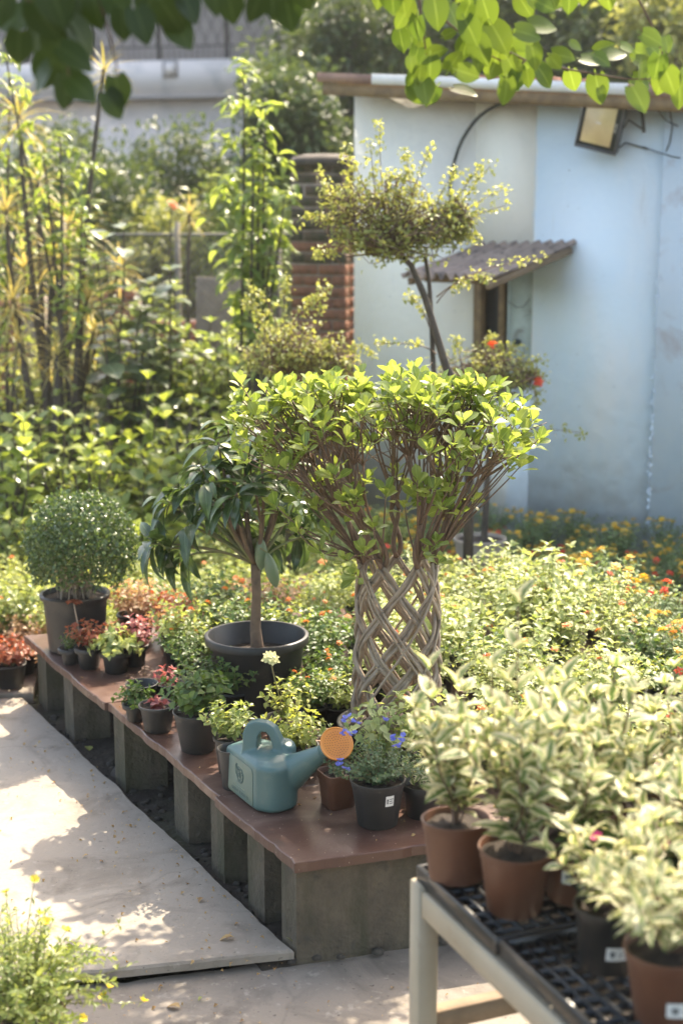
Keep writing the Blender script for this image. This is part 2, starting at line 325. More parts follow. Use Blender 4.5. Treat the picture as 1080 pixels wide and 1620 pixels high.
def concrete(name, c1, c2, stain):
    m, t, N, L, b = new_mat(name)
    col, f, r = noise_mix(N, L, c1, c2, 1.6, .35, .7, 9)
    col, _, _ = noise_mix(N, L, col, stain, 2.6, .5, .7, 12, dist=1.6)
    col, _, _ = noise_mix(N, L, col, tuple(x * .9 for x in stain), 7, .6, .8, 10, dist=.4)
    col, _, _ = noise_mix(N, L, col, (.36, .32, .27), 30, .6, .75, 6)
    col, _, _ = noise_mix(N, L, col, tuple(x * .45 for x in stain), 55, .66, .74, 3)
    col, _, _ = noise_mix(N, L, col, (.36, .31, .25), 2.3, .62, .78, 8, vec=(1, 2.4, 1), dist=.7)
    # hairline cracks
    tc = N.new('ShaderNodeTexCoord'); vo = N.new('ShaderNodeTexVoronoi'); vo.feature = 'DISTANCE_TO_EDGE'; vo.inputs['Scale'].default_value = .8
    nz = N.new('ShaderNodeTexNoise'); nz.inputs['Scale'].default_value = 3; nz.inputs['Detail'].default_value = 6; L.new(tc.outputs['Object'], nz.inputs['Vector'])
    mxv = N.new('ShaderNodeMix'); mxv.data_type = 'RGBA'; mxv.inputs[0].default_value = .25; L.new(tc.outputs['Object'], mxv.inputs[6]); L.new(nz.outputs['Color'], mxv.inputs[7]); L.new(mxv.outputs[2], vo.inputs['Vector'])
    lt = N.new('ShaderNodeMapRange'); lt.inputs[1].default_value = 0; lt.inputs[2].default_value = .006; lt.inputs[3].default_value = .2; lt.inputs[4].default_value = 0; L.new(vo.outputs['Distance'], lt.inputs[0])
    mx = N.new('ShaderNodeMix'); mx.data_type = 'RGBA'; L.new(lt.outputs[0], mx.inputs[0]); L.new(col, mx.inputs[6]); mx.inputs[7].default_value = rgb(tuple(x * .4 for x in stain))
    L.new(mx.outputs[2], b.inputs['Base Color']); b.inputs['Roughness'].default_value = .85
    n2 = N.new('ShaderNodeTexNoise'); n2.inputs['Scale'].default_value = 28; n2.inputs['Detail'].default_value = 8; n2.inputs['Roughness'].default_value = .7; L.new(tc.outputs['Object'], n2.inputs['Vector'])
    bump(N, L, b, n2.outputs['Fac'], .45, .012); return m
M['slab'] = concrete('worn_concrete', (.33, .288, .238), (.27, .233, .192), (.18, .152, .12))
M['slab2'] = concrete('grey_concrete', (.26, .222, .182), (.205, .176, .145), (.13, .11, .09))
M['ground'] = solid('dark_earth', (.03, .023, .017), (.05, .039, .028), rough=.95, scale=3, bst=.8, bd=.03, bscale=18, dirt=((.05, .06, .025), 1.2, .5, .65))

def board_mat():
    m, t, N, L, b = new_mat('red_brown_board')
    col, f, r = noise_mix(N, L, (.105, .052, .037), (.07, .035, .026), 5, .35, .7, 8)
    col, _, _ = noise_mix(N, L, col, (.2, .13, .1), 2.6, .54, .78, 9, dist=1)
    col, _, r2 = noise_mix(N, L, col, (.06, .035, .028), 7, .6, .75, 6)
    col, _, _ = noise_mix(N, L, col, (.5, .4, .33), 90, .7, .76, 2)
    L.new(col, b.inputs['Base Color'])
    tc = N.new('ShaderNodeTexCoord'); n2 = N.new('ShaderNodeTexNoise'); n2.inputs['Scale'].default_value = 4; n2.inputs['Detail'].default_value = 4; L.new(tc.outputs['Object'], n2.inputs['Vector'])
    mr = N.new('ShaderNodeMapRange'); mr.inputs[1].default_value = .4; mr.inputs[2].default_value = .62; mr.inputs[3].default_value = .28; mr.inputs[4].default_value = .6; L.new(n2.outputs['Fac'], mr.inputs[0]); L.new(mr.outputs[0], b.inputs['Roughness'])
    n3 = N.new('ShaderNodeTexNoise'); n3.inputs['Scale'].default_value = 45; n3.inputs['Detail'].default_value = 6; L.new(tc.outputs['Object'], n3.inputs['Vector'])
    bump(N, L, b, n3.outputs['Fac'], .25, .004); return m
M['board'] = board_mat()
def block_mat():
    m, t, N, L, b = new_mat('mossy_block')
    col, f, r = noise_mix(N, L, (.12, .099, .07), (.068, .057, .042), 9, .35, .65, 9)
    col, _, _ = noise_mix(N, L, col, (.055, .052, .03), 6, .47, .63, 8, vec=(1, 1, .35))
    col, _, _ = noise_mix(N, L, col, (.06, .055, .045), 14, .6, .72, 6)
    L.new(col, b.inputs['Base Color']); b.inputs['Roughness'].default_value = .92
    tc = N.new('ShaderNodeTexCoord'); n3 = N.new('ShaderNodeTexNoise'); n3.inputs['Scale'].default_value = 60; n3.inputs['Detail'].default_value = 8; L.new(tc.outputs['Object'], n3.inputs['Vector'])
    bump(N, L, b, n3.outputs['Fac'], .8, .012); return m
M['block'] = block_mat()
def wall_mat(split=1.40):
    m, t, N, L, b = new_mat('two_tone_wall_paint')
    tc = N.new('ShaderNodeTexCoord'); sp = N.new('ShaderNodeSeparateXYZ'); L.new(tc.outputs['Object'], sp.inputs[0])
    nz = N.new('ShaderNodeTexNoise'); nz.inputs['Scale'].default_value = 5; nz.inputs['Detail'].default_value = 7; L.new(tc.outputs['Object'], nz.inputs['Vector'])
    a = N.new('ShaderNodeMath'); a.operation = 'MULTIPLY_ADD'; L.new(nz.outputs['Fac'], a.inputs[0]); a.inputs[1].default_value = .09; L.new(sp.outputs[0], a.inputs[2])
    zz = N.new('ShaderNodeMapRange'); zz.inputs[1].default_value = 1.0; zz.inputs[2].default_value = 1.1; zz.inputs[3].default_value = .16; zz.inputs[4].default_value = 0; L.new(sp.outputs[2], zz.inputs[0])
    a2 = N.new('ShaderNodeMath'); a2.operation = 'ADD'; L.new(a.outputs[0], a2.inputs[0]); L.new(zz.outputs[0], a2.inputs[1])
    mr = N.new('ShaderNodeMapRange'); mr.inputs[1].default_value = split + .03; mr.inputs[2].default_value = split + .06; L.new(a2.outputs[0], mr.inputs[0])
    white, _, _ = noise_mix(N, L, (.86, .83, .74), (.8, .78, .7), 2.2, .35, .7, 8)
    blue, _, _ = noise_mix(N, L, (.66, .79, .87), (.72, .81, .86), 1.3, .35, .7, 8)
    blue, _, _ = noise_mix(N, L, blue, (.82, .82, .8), 1.1, .5, .75, 6, vec=(1.5, 1, .5))
    mx = N.new('ShaderNodeMix'); mx.data_type = 'RGBA'; L.new(mr.outputs[0], mx.inputs[0]); L.new(white, mx.inputs[6]); L.new(blue, mx.inputs[7])
    # rain streaks under the eaves and splash stains
    col, _, _ = noise_mix(N, L, mx.outputs[2], (.6, .62, .6), 6, .62, .9, 8, vec=(3, 1, .35))
    col, _, _ = noise_mix(N, L, col, (.2, .2, .18), 42, .69, .73, 3)
    nd = N.new('ShaderNodeTexNoise'); nd.inputs['Scale'].default_value = 7; nd.inputs['Detail'].default_value = 8; L.new(tc.outputs['Object'], nd.inputs['Vector'])
    zd = N.new('ShaderNodeMath'); zd.operation = 'MULTIPLY_ADD'; L.new(nd.outputs['Fac'], zd.inputs[0]); zd.inputs[1].default_value = -.9; L.new(sp.outputs[2], zd.inputs[2])
    md = N.new('ShaderNodeMapRange'); md.inputs[1].default_value = -.25; md.inputs[2].default_value = .12; md.inputs[3].default_value = .3; md.inputs[4].default_value = 0; L.new(zd.outputs[0], md.inputs[0])
    mz = N.new('ShaderNodeMix'); mz.data_type = 'RGBA'; L.new(md.outputs[0], mz.inputs[0]); L.new(col, mz.inputs[6]); mz.inputs[7].default_value = (.3, .25, .2, 1); col = mz.outputs[2]
    L.new(col, b.inputs['Base Color']); b.inputs['Roughness'].default_value = .8
    n3 = N.new('ShaderNodeTexNoise'); n3.inputs['Scale'].default_value = 9; n3.inputs['Detail'].default_value = 10; L.new(tc.outputs['Object'], n3.inputs['Vector'])
    bump(N, L, b, n3.outputs['Fac'], .45, .02); return m
M['wall'] = wall_mat()
M['wall_side'] = solid('blue_wall_paint', (.6, .73, .83), (.68, .76, .82), rough=.8, scale=1.6, bst=.4, bd=.01, dirt=((.5, .48, .5), 4, .55, .75))

# ------------------------------------------------------------------ leaves
def prof(kind, t):
    if kind == 'ovate': return math.sin(math.pi * t ** .75) ** .9
    if kind == 'obovate': return math.sin(math.pi * t ** 1.45) ** .75
    if kind == 'lance': return math.sin(math.pi * t ** .85) ** 1.0
    if kind == 'strap': return min(1, .35 + 4 * t) * (1 - t) ** .7
    if kind == 'round': return math.sin(math.pi * t) ** .55
    if kind == 'heart': return (math.sin(math.pi * (.16 + .84 * t)) ** .85) * (1 - .25 * t)
def leaf(kind, L, W, nl=4, fold=.15, curl=.2, pet=0.0, wave=0.0):
    V = []; U = []; ts = np.linspace(0, 1, nl + 1)
    for t in ts:
        w2 = max(prof(kind, t), 0.0) * W / 2 if 0 < t < 1 or kind in ('heart', 'strap') else 0.0
        if kind == 'heart' and t == 1: w2 = 0
        a = curl * t; y = L * (math.sin(a) / curl if abs(curl) > 1e-3 else t); z = -L * ((1 - math.cos(a)) / curl if abs(curl) > 1e-3 else 0)
        yb = y - (.14 * L * (1 - t) ** 3 if kind == 'heart' else 0)
        wz = wave * W * math.sin(t * 9)
        V += [(-w2, yb + pet, z + w2 * fold * 2 + wz), (0, y + pet, z), (w2, yb + pet, z + w2 * fold * 2 - wz)]
        U += [(0 if w2 > 0 else .5, t), (.5, t), (1 if w2 > 0 else .5, t)]
    F = []
    for i in range(nl):
        a = i * 3; F += [(a, a + 1, a + 4, a + 3), (a + 1, a + 2, a + 5, a + 4)]
    if pet > 0:
        k = len(V); r = .02 * W + .0006
        V += [(-r, 0, 0), (r, 0, 0), (r, pet * 1.02, 0), (-r, pet * 1.02, 0), (0, 0, -r), (0, pet, -r)]; U += [(.5, 0)] * 6
        F += [(k, k + 1, k + 2, k + 3)]
    return np.array(V, float), F, np.array(U, float)
def frames(D, Nrm, sc=1.0):
    D = np.asarray(D, float); D = D / np.maximum(np.linalg.norm(D, axis=1)[:, None], 1e-9)
    Nrm = np.asarray(Nrm, float); X = np.cross(D, Nrm); X /= np.maximum(np.linalg.norm(X, axis=1)[:, None], 1e-9)
    Z = np.cross(X, D); R = np.stack([X, D, Z], 2)
    sc = np.asarray(sc, float); return R * (sc[:, None, None] if sc.ndim else sc)
def leaf_mesh(name, tm, mat):
    mb = MB(); mb.add(*tm); return mb.mesh(name, mat)
def put_leaves(parent, me, R, T, name='leaf'):
    for r, t in zip(R, T):
        o = bpy.data.objects.new(name, me); C.objects.link(o); o.parent = parent
        m = Matrix(((r[0][0], r[0][1], r[0][2], t[0]), (r[1][0], r[1][1], r[1][2], t[1]), (r[2][0], r[2][1], r[2][2], t[2]), (0, 0, 0, 1)))
        o.matrix_local = m
def bez(p0, p1, p2, p3, n=8):
    t = np.linspace(0, 1, n)[:, None]; p0, p1, p2, p3 = [np.asarray(q, float) for q in (p0, p1, p2, p3)]
    return (1 - t) ** 3 * p0 + 3 * (1 - t) ** 2 * t * p1 + 3 * (1 - t) * t ** 2 * p2 + t ** 3 * p3
def rvec(r, s=1.0): return np.array([r.gauss(0, s), r.gauss(0, s), r.gauss(0, s)])

def grow(r, H, R, nst, npair, t0=.25, base=.01, lean=.5, elev=.35, opp=True, top=3, hvar=.2, droop=0, flat=.3, sc=(.7, 1.1), rbase=0.0):
    """stems from the base spreading to height H and radius R with leaf pairs; gives stem paths and leaf placements"""
    paths, D, Nn, T, S, tips = [], [], [], [], [], []
    for i in range(nst):
        az = 2.399 * i + r.uniform(-.5, .5); q = math.sqrt((i + .5) / nst) * R
        e = np.array([q * math.cos(az), q * math.sin(az), H * (1 - flat * (q / max(R, 1e-6)) ** 2) * r.uniform(1 - hvar, 1)])
        b = np.array([e[0] * base * 8 + rbase * math.cos(az), e[1] * base * 8 + rbase * math.sin(az), 0])
        p = bez(b, b + np.array([e[0] * .15, e[1] * .15, e[2] * .4]), [e[0] * .75, e[1] * .75, e[2] * .65], e, 7) + 0
        p[1:-1] += np.array([rvec(r, .012 * H) for _ in range(5)])
        if droop: p[:, 2] -= droop * (np.linspace(0, 1, 7) ** 3) * (q / R) * H
        paths.append(p); tips.append(p[-1])
        for k in range(npair):
            t = t0 + (1 - t0) * k / max(npair - 1, 1); f = t * 6; j = min(int(f), 5); pt = p[j] * (1 - f + j) + p[j + 1] * (f - j)
            tg = p[j + 1] - p[j]; tg /= np.linalg.norm(tg) + 1e-9
            a0 = r.uniform(0, 6.28) if not opp else (k % 2) * 1.57 + i + r.uniform(-.4, .4)
            for s in ((0, 1) if k < npair - 1 else range(top)):
                a = a0 + s * (math.pi if k < npair - 1 else 6.28 / top)
                out = np.array([math.cos(a), math.sin(a), 0]); out -= tg * np.dot(out, tg)
                el = elev + (.5 if k == npair - 1 else 0)
                d = out + tg * el + rvec(r, .18); D.append(d); Nn.append(tg + rvec(r, .2) + np.array([0, 0, .5])); T.append(pt)
                S.append(r.uniform(*sc) * (.75 if k == npair - 1 else 1))
    return paths, frames(D, Nn, np.array(S)), np.array(T), tips
def stems_obj(paths, rad0, rad1, mat, parent, name='stem', sides=4, z0=0):
    mb = MB()
    for p in paths: mb.tube(np.asarray(p) + [0, 0, z0], np.linspace(rad0, rad1, len(p)), sides, cap=False)
    return tag(mb.obj(name, mat, parent), kind='stuff')

# flower head: several little petals in a dome
def flower_head(name, mat, R=.016, n=9, cup=.6, mat2=None, seed=1):
    mb = MB(); r = random.Random(seed); tm = leaf('round', R * .75, R * .6, 2, .1, .3)
    D = []; T = []; Nn = []
    for i in range(n):
        a = 2.4 * i; q = math.sqrt((i + .5) / n)
        p = np.array([math.cos(a) * q * R * .7, math.sin(a) * q * R * .7, R * .5 * (1 - q * q)])
        for k in range(4):
            b = k * 1.57 + a; d = np.array([math.cos(b), math.sin(b), .2]); D.append(d); T.append(p - d * R * .0); Nn.append(np.array([p[0], p[1], R * 1.2]))
    mb.inst(tm, (frames(D, Nn, .6), np.array(T))); return mb.mesh(name, mat)
FL = {k: flower_head('flower', M[k], .02, 8) for k in ('orange', 'red', 'yellow', 'lemon', 'blue', 'magenta')}
def open_flower(mat, R, n=5):
    mb = MB(); tm = leaf('obovate', R, R * .9, 3, .1, -.4); D = []
    for k in range(n):
        b = k * 6.283 / n; D.append([math.cos(b), math.sin(b), .45])
    mb.inst(tm, (frames(D, [[0, 0, 1]] * n, 1.0), np.zeros((n, 3)))); return mb.mesh('flower', mat)
FB = open_flower(M['blue'], .012); FM = open_flower(M['magenta'], .02, 6); FY = open_flower(M['lemon'], .016, 6)
def put_flower(parent, me, p, r, sc=1.0, name='flower'):
    o = bpy.data.objects.new(name, me); C.objects.link(o); o.parent = parent; o.location = p
    o.rotation_euler = (r.uniform(-.7, .7), r.uniform(-.7, .7), r.uniform(0, 6)); o.scale = (sc, sc, sc); return o

# ------------------------------------------------------------------ pots
def pot_parts(t, rt, rb, h, mat, rim=.012, rimh=.02, soil=True, sq=None, soil_d=.02, band=False, segs=32, wob=.004):
    mb = MB(); th = .003
    pr = [(rb * .9, 0), (rb, .004), (rb + (rt - rb) * .82, h * .82 - (0 if not band else .0))]
    if band: pr += [(rb + (rt - rb) * .82 + rim * .5, h * .82 + .003), (rt + rim * .25, h - rimh * .55), (rt + rim * .7, h - rimh * .5)]
    else: pr += [(rt - .001, h - rimh), (rt + rim * .8, h - rimh + .001)]
    pr += [(rt + rim, h - .003), (rt + rim * .8, h), (rt, h + .0005), (rt - th, h - .003), (rb + (rt - rb) * .5 - th, h * .5), (rb * .8, h * .3)]
    mb.lathe(pr, segs, sq=sq, wob=0 if sq else wob)
    o = mb.obj('pot', mat, t); seg_smooth(o, 50)
    if soil:
        ms = MB(); rs = rb + (rt - rb) * (1 - soil_d / h) - th; zz = h - soil_d; S = 20
        V = [(0, 0, zz + .006)]; F = []
        rr = random.Random(int(rt * 10000))
        for q in (.5, 1.0):
            for k in range(S):
                a = k * 6.2832 / S; kk = 1 if not sq else 1 / (abs(math.cos(a)) ** sq + abs(math.sin(a)) ** sq) ** (1 / sq)
                V.append((rs * q * kk * math.cos(a), rs * q * kk * math.sin(a), zz + rr.uniform(-.003, .004)))
        for k in range(S):
            F.append((0, 1 + k, 1 + (k + 1) % S)); F.append((1 + k, 1 + S + k, 1 + S + (k + 1) % S, 1 + (k + 1) % S))
        ms.add(V, F); ms.obj('soil', M['soil'], t)
    return o
def sticker(t, rt, rb, h, az, z0, z1, wid, marks=True):
    """curved paper label on the side of a pot"""
    mb = MB(); V = []; n = 6; F = []
    for z in (z0, z1):
        r = rb + (rt - rb) * z / h + .0022
        for k in range(n + 1):
            a = az + (k / n - .5) * wid / r; V.append((r * math.cos(a), r * math.sin(a), z))
    for k in range(n): F.append((k, k + 1, n + 2 + k, n + 1 + k))
    mb.add(V, F); lb = mb.obj('sticker', M['white_label'], t, smooth=False)
    if marks:
        mp = MB()
        for i, (u0, u1, zz) in enumerate(((-.38, -.18, .62), (-.36, -.2, .38), (-.08, .38, .7), (-.08, .3, .5), (-.08, .36, .3))):
            z = z0 + (z1 - z0) * zz; r = rb + (rt - rb) * z / h + .0032; dz = (z1 - z0) * (.1 if i < 2 else .035)
            V = []
            for q in (-dz, dz):
                for k in (0, 1):
                    a = az + (u0 if k == 0 else u1) * wid / r; V.append((r * math.cos(a), r * math.sin(a), z + q))
            mp.add(V, [(0, 1, 3, 2)])
        mp.obj('print', M['print'], lb, smooth=False)

# ------------------------------------------------------------------ ground, slabs
def slab(name, poly, top, th, mat, jag=0.006, seed=1, inset=.006, sub=.04, noise=.004):
    """prism with a slightly chipped outline, top bevel and faintly uneven edge"""
    r = random.Random(seed); pts = []
    n = len(poly)
    for i in range(n):
        a = Vector(poly[i]).to_2d(); b = Vector(poly[(i + 1) % n]).to_2d(); L = (b - a).length; k = max(1, min(int(L / sub), 120))
        nn = Vector((-(b - a).y, (b - a).x)).normalized(); off = 0
        for j in range(k):
            off = off * .7 + r.gauss(0, jag * .6)
            if r.random() < .05: off += r.choice((1, 1, -1)) * jag * 1.6
            p = a.lerp(b, j / k) + (nn * max(-jag * 2, min(jag * 3, off)) if j else Vector((0, 0))); pts.append(p)
    c = sum(pts, Vector((0, 0))) / len(pts); m = len(pts); V = []
    for p in pts:
        d = (c - p).normalized(); V.append((p.x + d.x * inset, p.y + d.y * inset, top + r.uniform(-noise, 0) * .3))
    for p in pts: V.append((p.x, p.y, top - inset))
    for p in pts: V.append((p.x, p.y, top - th))
    bm_f = [tuple(range(m))]
    F = []
    for k in range(m):
        for row in (0, 1):
            a = row * m + k; b = row * m + (k + 1) % m; F.append((a, a + m, b + m, b))
    me = bpy.data.meshes.new(name); me.from_pydata(V, [], [tuple(range(m))] + F); me.materials.append(mat); me.validate(); me.update()
    return link(name, me)

gz = -.11
mb = MB(); n = 60
gx = np.concatenate([np.linspace(-300, -7, 8), np.linspace(-6, 6, 230), np.linspace(7, 300, 8)]); gy = np.concatenate([np.linspace(-20, 1, 4), np.linspace(1.3, 14, 240), np.linspace(15, 400, 12)])
X, Y = np.meshgrid(gx, gy); Z = gz + .005 * np.sin(X * 3.1 + Y * 1.7) + .004 * np.sin(X * 7.3 - Y * 5.1) + .004 * rng.standard_normal(X.shape)
_c = G(470, 1366, .30); _u = (G(38, 1005, .30) - _c).normalized(); _v = Vector((.94, .34, 0)).normalized(); _dx = X - _c.x; _dy = Y - _c.y; _det = _u.x * _v.y - _u.y * _v.x
_U = (_dx * _v.y - _dy * _v.x) / _det; _V = (_u.x * _dy - _u.y * _dx) / _det
Z = Z + .072 * np.clip((_U + .02) * 12, 0, 1) * np.clip((_V + .16) * 12, 0, 1)
nx, ny = len(gx), len(gy); idx = np.arange(nx * ny).reshape(ny, nx)
mb.add(np.stack([X, Y, Z], 2).reshape(-1, 3), np.stack([idx[:-1, :-1], idx[:-1, 1:], idx[1:, 1:], idx[1:, :-1]], 2).reshape(-1, 4))
tag(mb.obj('ground', M['ground']), kind='structure')

# path slab: right edge (37,1100)-(465,1500), front edge to the left
sA = G(465, 1503); sB = G(37, 1103); sC = G(135, 1538)
du = (sB - sA).normalized(); dv = (sC - sA).normalized()
farl = G(0, 1098); 
slab('path', [sA, sB, sB + Vector((-2.6, -.2, 0)), sC + dv * 2.4 + Vector((0, 0, 0)), sC + dv * .2], 0.0, .03, M['slab'], .003, 3, .008)
tag(bpy.data.objects['path'], kind='structure')
s2 = sB + du * .02
slab('path_far', [s2 + Vector((.05, 0.01, 0)), s2 + Vector((-.1, 1.3, 0)), s2 + Vector((-3.2, 1.0, 0)), s2 + Vector((-2.6, -.16, 0))], .012, .09, M['slab2'], .005, 4)
tag(bpy.data.objects['path_far'], kind='structure')
lz = -.05
q0 = G(200, 1553, lz); q1 = G(385, 1527, lz); q2 = G(480, 1503, lz); q3 = G(700, 1476, lz)
slab('paving', [q0 + Vector((-2.0, -.3, 0)), q0, q1, q2, q3, q3 + Vector((.14, .05, 0)), Vector((1.15, 3.2, 0)), Vector((1.3, 1.6, 0)), Vector((-2.2, 1.2, 0))][::-1], lz, .07, M['slab2'], .005, 6)
tag(bpy.data.objects['paving'], kind='structure')

# ------------------------------------------------------------------ bench
BZ = .30
BC = G(470, 1366, BZ); BF = G(38, 1005, BZ); BU = (BF - BC).normalized(); BL = (BF - BC).length
BV = (G(690, 1336, BZ) - BC).normalized()
def bu(px):    # distance along the bench's left edge for a photo column
    y = 1366 + (px - 470) * (1366 - 1005) / (470 - 38); return (G(px, y, BZ) - BC).length
def bp(u, v, z=0): return BC + BU * u + BV * v + Vector((0, 0, z - BZ))
bench = thing('plant_bench', 'low bench of red-brown boards laid over concrete blocks, covered with potted plants', 'bench', (BC.x, BC.y, 0))
def loc(p): return Vector(p) - bench.location
WID = 2.5
us = [0, bu(343), bu(166), BL]
for i in range(3):
    for j, (v0, v1) in enumerate(((0, 1.22), (1.226, WID))):
        off = (-.008, .012, .0)[i] if j == 0 else 0
        a, b2 = us[i] + (.003 if i else 0), us[i + 1] - .003
        poly = [bp(a, v0 + off), bp(a, v1), bp(b2, v1), bp(b2, v0 + off)]
        poly = [p - bench.location for p in poly]
        o = slab('board', poly, BZ + (.002 if i == 0 else 0) + .001 * j, .032, M['board'], .0034, 20 + i * 3 + j, .003, .03); o.parent = bench
ang_v = math.atan2(BV.y, BV.x)
def block(u0, u1, v0, v1, z1=None, seed=1, hollow=False):
    z1 = BZ - .0335 if z1 is None else z1
    poly = [bp(u0, v0) - bench.location, bp(u0, v1) - bench.location, bp(u1, v1) - bench.location, bp(u1, v0) - bench.location]
    o = slab('block', poly, z1, z1 - gz, M['block'], .0035, seed, .006, .03); o.parent = bench; return o
for i, (xr, wpx) in enumerate(((400, 26), (331, 20), (270, 22), (181, 16), (96, 14), (50, 13))):
    u0 = bu(xr); u1 = bu(xr - wpx)
    block(u0, u1, .035 + .012 * (i % 3), .2, seed=40 + i); block(u0 + .01, u1, 1.02, 1.2, seed=60 + i); block(u0, u1 + .01, 1.9, 2.1, seed=80 + i)
block(.05, .15, .02, .47, seed=33); block(.055, .15, .474, .9, seed=34); block(.05, .15, .95, 1.35, seed=35)
# gravel and clods in the gutter and under the bench
mb = MB(); r = random.Random(3)
ico_V = np.array([(0, 0, 1), (.9, 0, .3), (.25, .85, .3), (-.72, .5, .3), (-.7, -.5, .3), (.3, -.85, .3), (.6, .5, -.6), (-.3, .8, -.5), (-.9, 0, -.5), (-.2, -.8, -.5), (.7, -.4, -.5)])
ico_F = [(0, 1, 2), (0, 2, 3), (0, 3, 4), (0, 4, 5), (0, 5, 1), (1, 6, 2), (2, 7, 3), (3, 8, 4), (4, 9, 5), (5, 10, 1), (6, 7, 2), (7, 8, 3), (8, 9, 4), (9, 10, 5), (10, 6, 1)]
for i in range(900):
    u = r.uniform(-.1, BL + .2); v = r.choice((r.uniform(-.2, .1), r.uniform(-.1, .9))); p = bp(u, v); s = r.choice((.006, .009, .012, .018)) * r.uniform(.7, 1.4)
    mb.add(ico_V * [s, s * r.uniform(.6, 1), s * .6] + np.array([p.x, p.y, (-.034 if u > .02 and v > -.1 else gz + .006)]), ico_F)
for i in range(500):
    p = Vector((r.uniform(.4, 1.6), r.uniform(2.4, 3.9))); s = r.choice((.005, .008, .011)) * r.uniform(.7, 1.3)
    if p.x < 1.1 + .1 and p.y < 9: 
        pass
    mb.add(ico_V * [s, s, s * .6] + np.array([p.x + .55, p.y, gz + .012]), ico_F)
tag(mb.obj('gravel', M['gravel'], smooth=False), 'loose dark gravel and clods of earth in the gutter under the bench', 'gravel', kind='stuff')
t = thing('plant_pot', 'black plastic pot lying in the dark under the bench behind the blocks', 'pot', bp(1.12, .3, -.035)); pot_parts(t, .07, .05, .13, M['black_plastic'])
t = thing('cobble', 'rounded grey stone lying in the dark gutter between two bench blocks', 'stone', bp(1.75, .12, -.035))
mb = MB(); mb.add(ico_V * [.1, .13, .07], ico_F); o = mb.obj('stone', M['gravel'], t); o.modifiers.new('s', 'SUBSURF').levels = 2; o.modifiers['s'].render_levels = 2

# fallen leaves on slabs
def fallen(px, py, z, mat, L, label, rz, W=.6, curl=.9):
    me = leaf_mesh('fallen_leaf', leaf('ovate', L, L * W, 4, .25, curl), M[mat]); g = G(px, py, z)
    o = link('fallen_leaf', me); o.location = g + Vector((0, 0, .006)); o.rotation_euler = (.25, .15, rz); tag(o, label, 'leaf', 'fallen leaves')
fallen(370, 1485, 0, 'leaf_dry', .05, 'curled dry tan leaf near the front right corner of the path slab', 1.8, .5)
fallen(470, 1497, 0, 'leaf_yellowgreen', .07, 'yellowed leaf fallen beside the bench corner block', .5)
fallen(285, 1597, lz, 'leaf_dry', .045, 'small pale dry leaf on the lower paving slab', 1.2)
fallen(142, 1190, -.02, 'leaf_yellowgreen', .05, 'yellow leaf caught on the edge of the dark gutter', .4, .7, .4)
fallen(140, 1355, 0, 'leaf_dry', .022, 'tiny brown leaf scrap on the middle of the path', 2)
fallen(322, 1423, 0, 'leaf_dry', .03, 'dark curled leaf scrap by the worn hollow in the path', 2.6)
fallen(320, 1640 - 60, lz, 'leaf_yellowgreen', .02, 'tiny yellowish leaf scrap on the lower slab', 2.6)

# leaf litter and grit scattered on slabs, boards and in the gutter
mb = MB(); r = random.Random(19); D, Nn, T, S = [], [], [], []
for k in range(800):
    c = r.random()
    if c < .3: p = bp(r.uniform(.05, BL), r.uniform(.02, 1.2), BZ + .006)
    elif c < .6: p = bp(r.uniform(-.1, BL), -abs(r.gauss(0, .18)) - .03, .006)
    elif c < .75: p = bp(r.uniform(0, BL), r.uniform(-1.4, 0), .006)
    else: p = Vector((r.uniform(-.9, .8), r.uniform(3.4, 4.1), lz + .006))
    D.append([r.gauss(0, 1), r.gauss(0, 1), r.gauss(0, .15)]); Nn.append([r.gauss(0, .3), r.gauss(0, .3), 1]); T.append(list(p)); S.append(r.choice((.25, .3, .4, .6, .9)))
mb.inst(leaf('ovate', .022, .013, 2, .4, 1.2), (frames(D, Nn, np.array(S)), np.array(T)))
tag(mb.obj('leaf_litter', M['leaf_dry']), 'tiny dry leaf scraps scattered over the boards and slabs', 'leaf litter', kind='stuff')

# ------------------------------------------------------------------ watering can
can = thing('watering_can', 'teal plastic watering can with an orange rose, standing on the bench corner', 'watering can', (G(413, 1262, BZ).x, G(413, 1262, BZ).y, BZ + .0025))
co = can.location.copy()
# plan outline of the body, anticlockwise, relative to the can
pA = G(362, 1245, BZ) - co; pB = G(404, 1279, BZ) - co
pA.z = pB.z = 0
outl = [pA, pB, Vector((pB.x + .055, pB.y - .028, 0)), Vector((pB.x + .115, pB.y + .012, 0)), Vector((pB.x + .125, pB.y + .075, 0)), Vector((pA.x + .13, pA.y + .055, 0)), Vector((pA.x + .045, pA.y + .05, 0))]
ctr = sum(outl, Vector()) / len(outl)
def rounded(pts, k=5, rr=.25):
    out = []; n = len(pts)
    for i in range(n):
        a, b, c = pts[i - 1], pts[i], pts[(i + 1) % n]; f = rr if i > 1 else .08
        s = b.lerp(a, f); e = b.lerp(c, f)
        for j in range(k):
            q = j / (k - 1); out.append(s.lerp(b, q).lerp(b.lerp(e, q), q))
    return out
ring = rounded(outl, 5, .4); nr = len(ring)
mb = MB(); V = []; rows = []
levels = [(0, .86, 0), (.004, .93, 0), (.012, .99, 0), (.04, 1.0, 0), (.10, 1.0, 0), (.126, 1.0, 0), (.134, .985, 0), (.140, .93, 0), (.149, .78, .0), (.156, .55, .0), (.160, .25, 0)]
for (z, s, _) in levels:
    for p in ring:
        q = ctr.lerp(p, s)
        V.append((q.x, q.y, z))
F = []
for i in range(len(levels) - 1):
    for k in range(nr): F.append((i * nr + k, i * nr + (k + 1) % nr, (i + 1) * nr + (k + 1) % nr, (i + 1) * nr + k))
V += [(ctr.x, ctr.y, 0), (ctr.x, ctr.y, .161)]; c0 = len(V) - 2
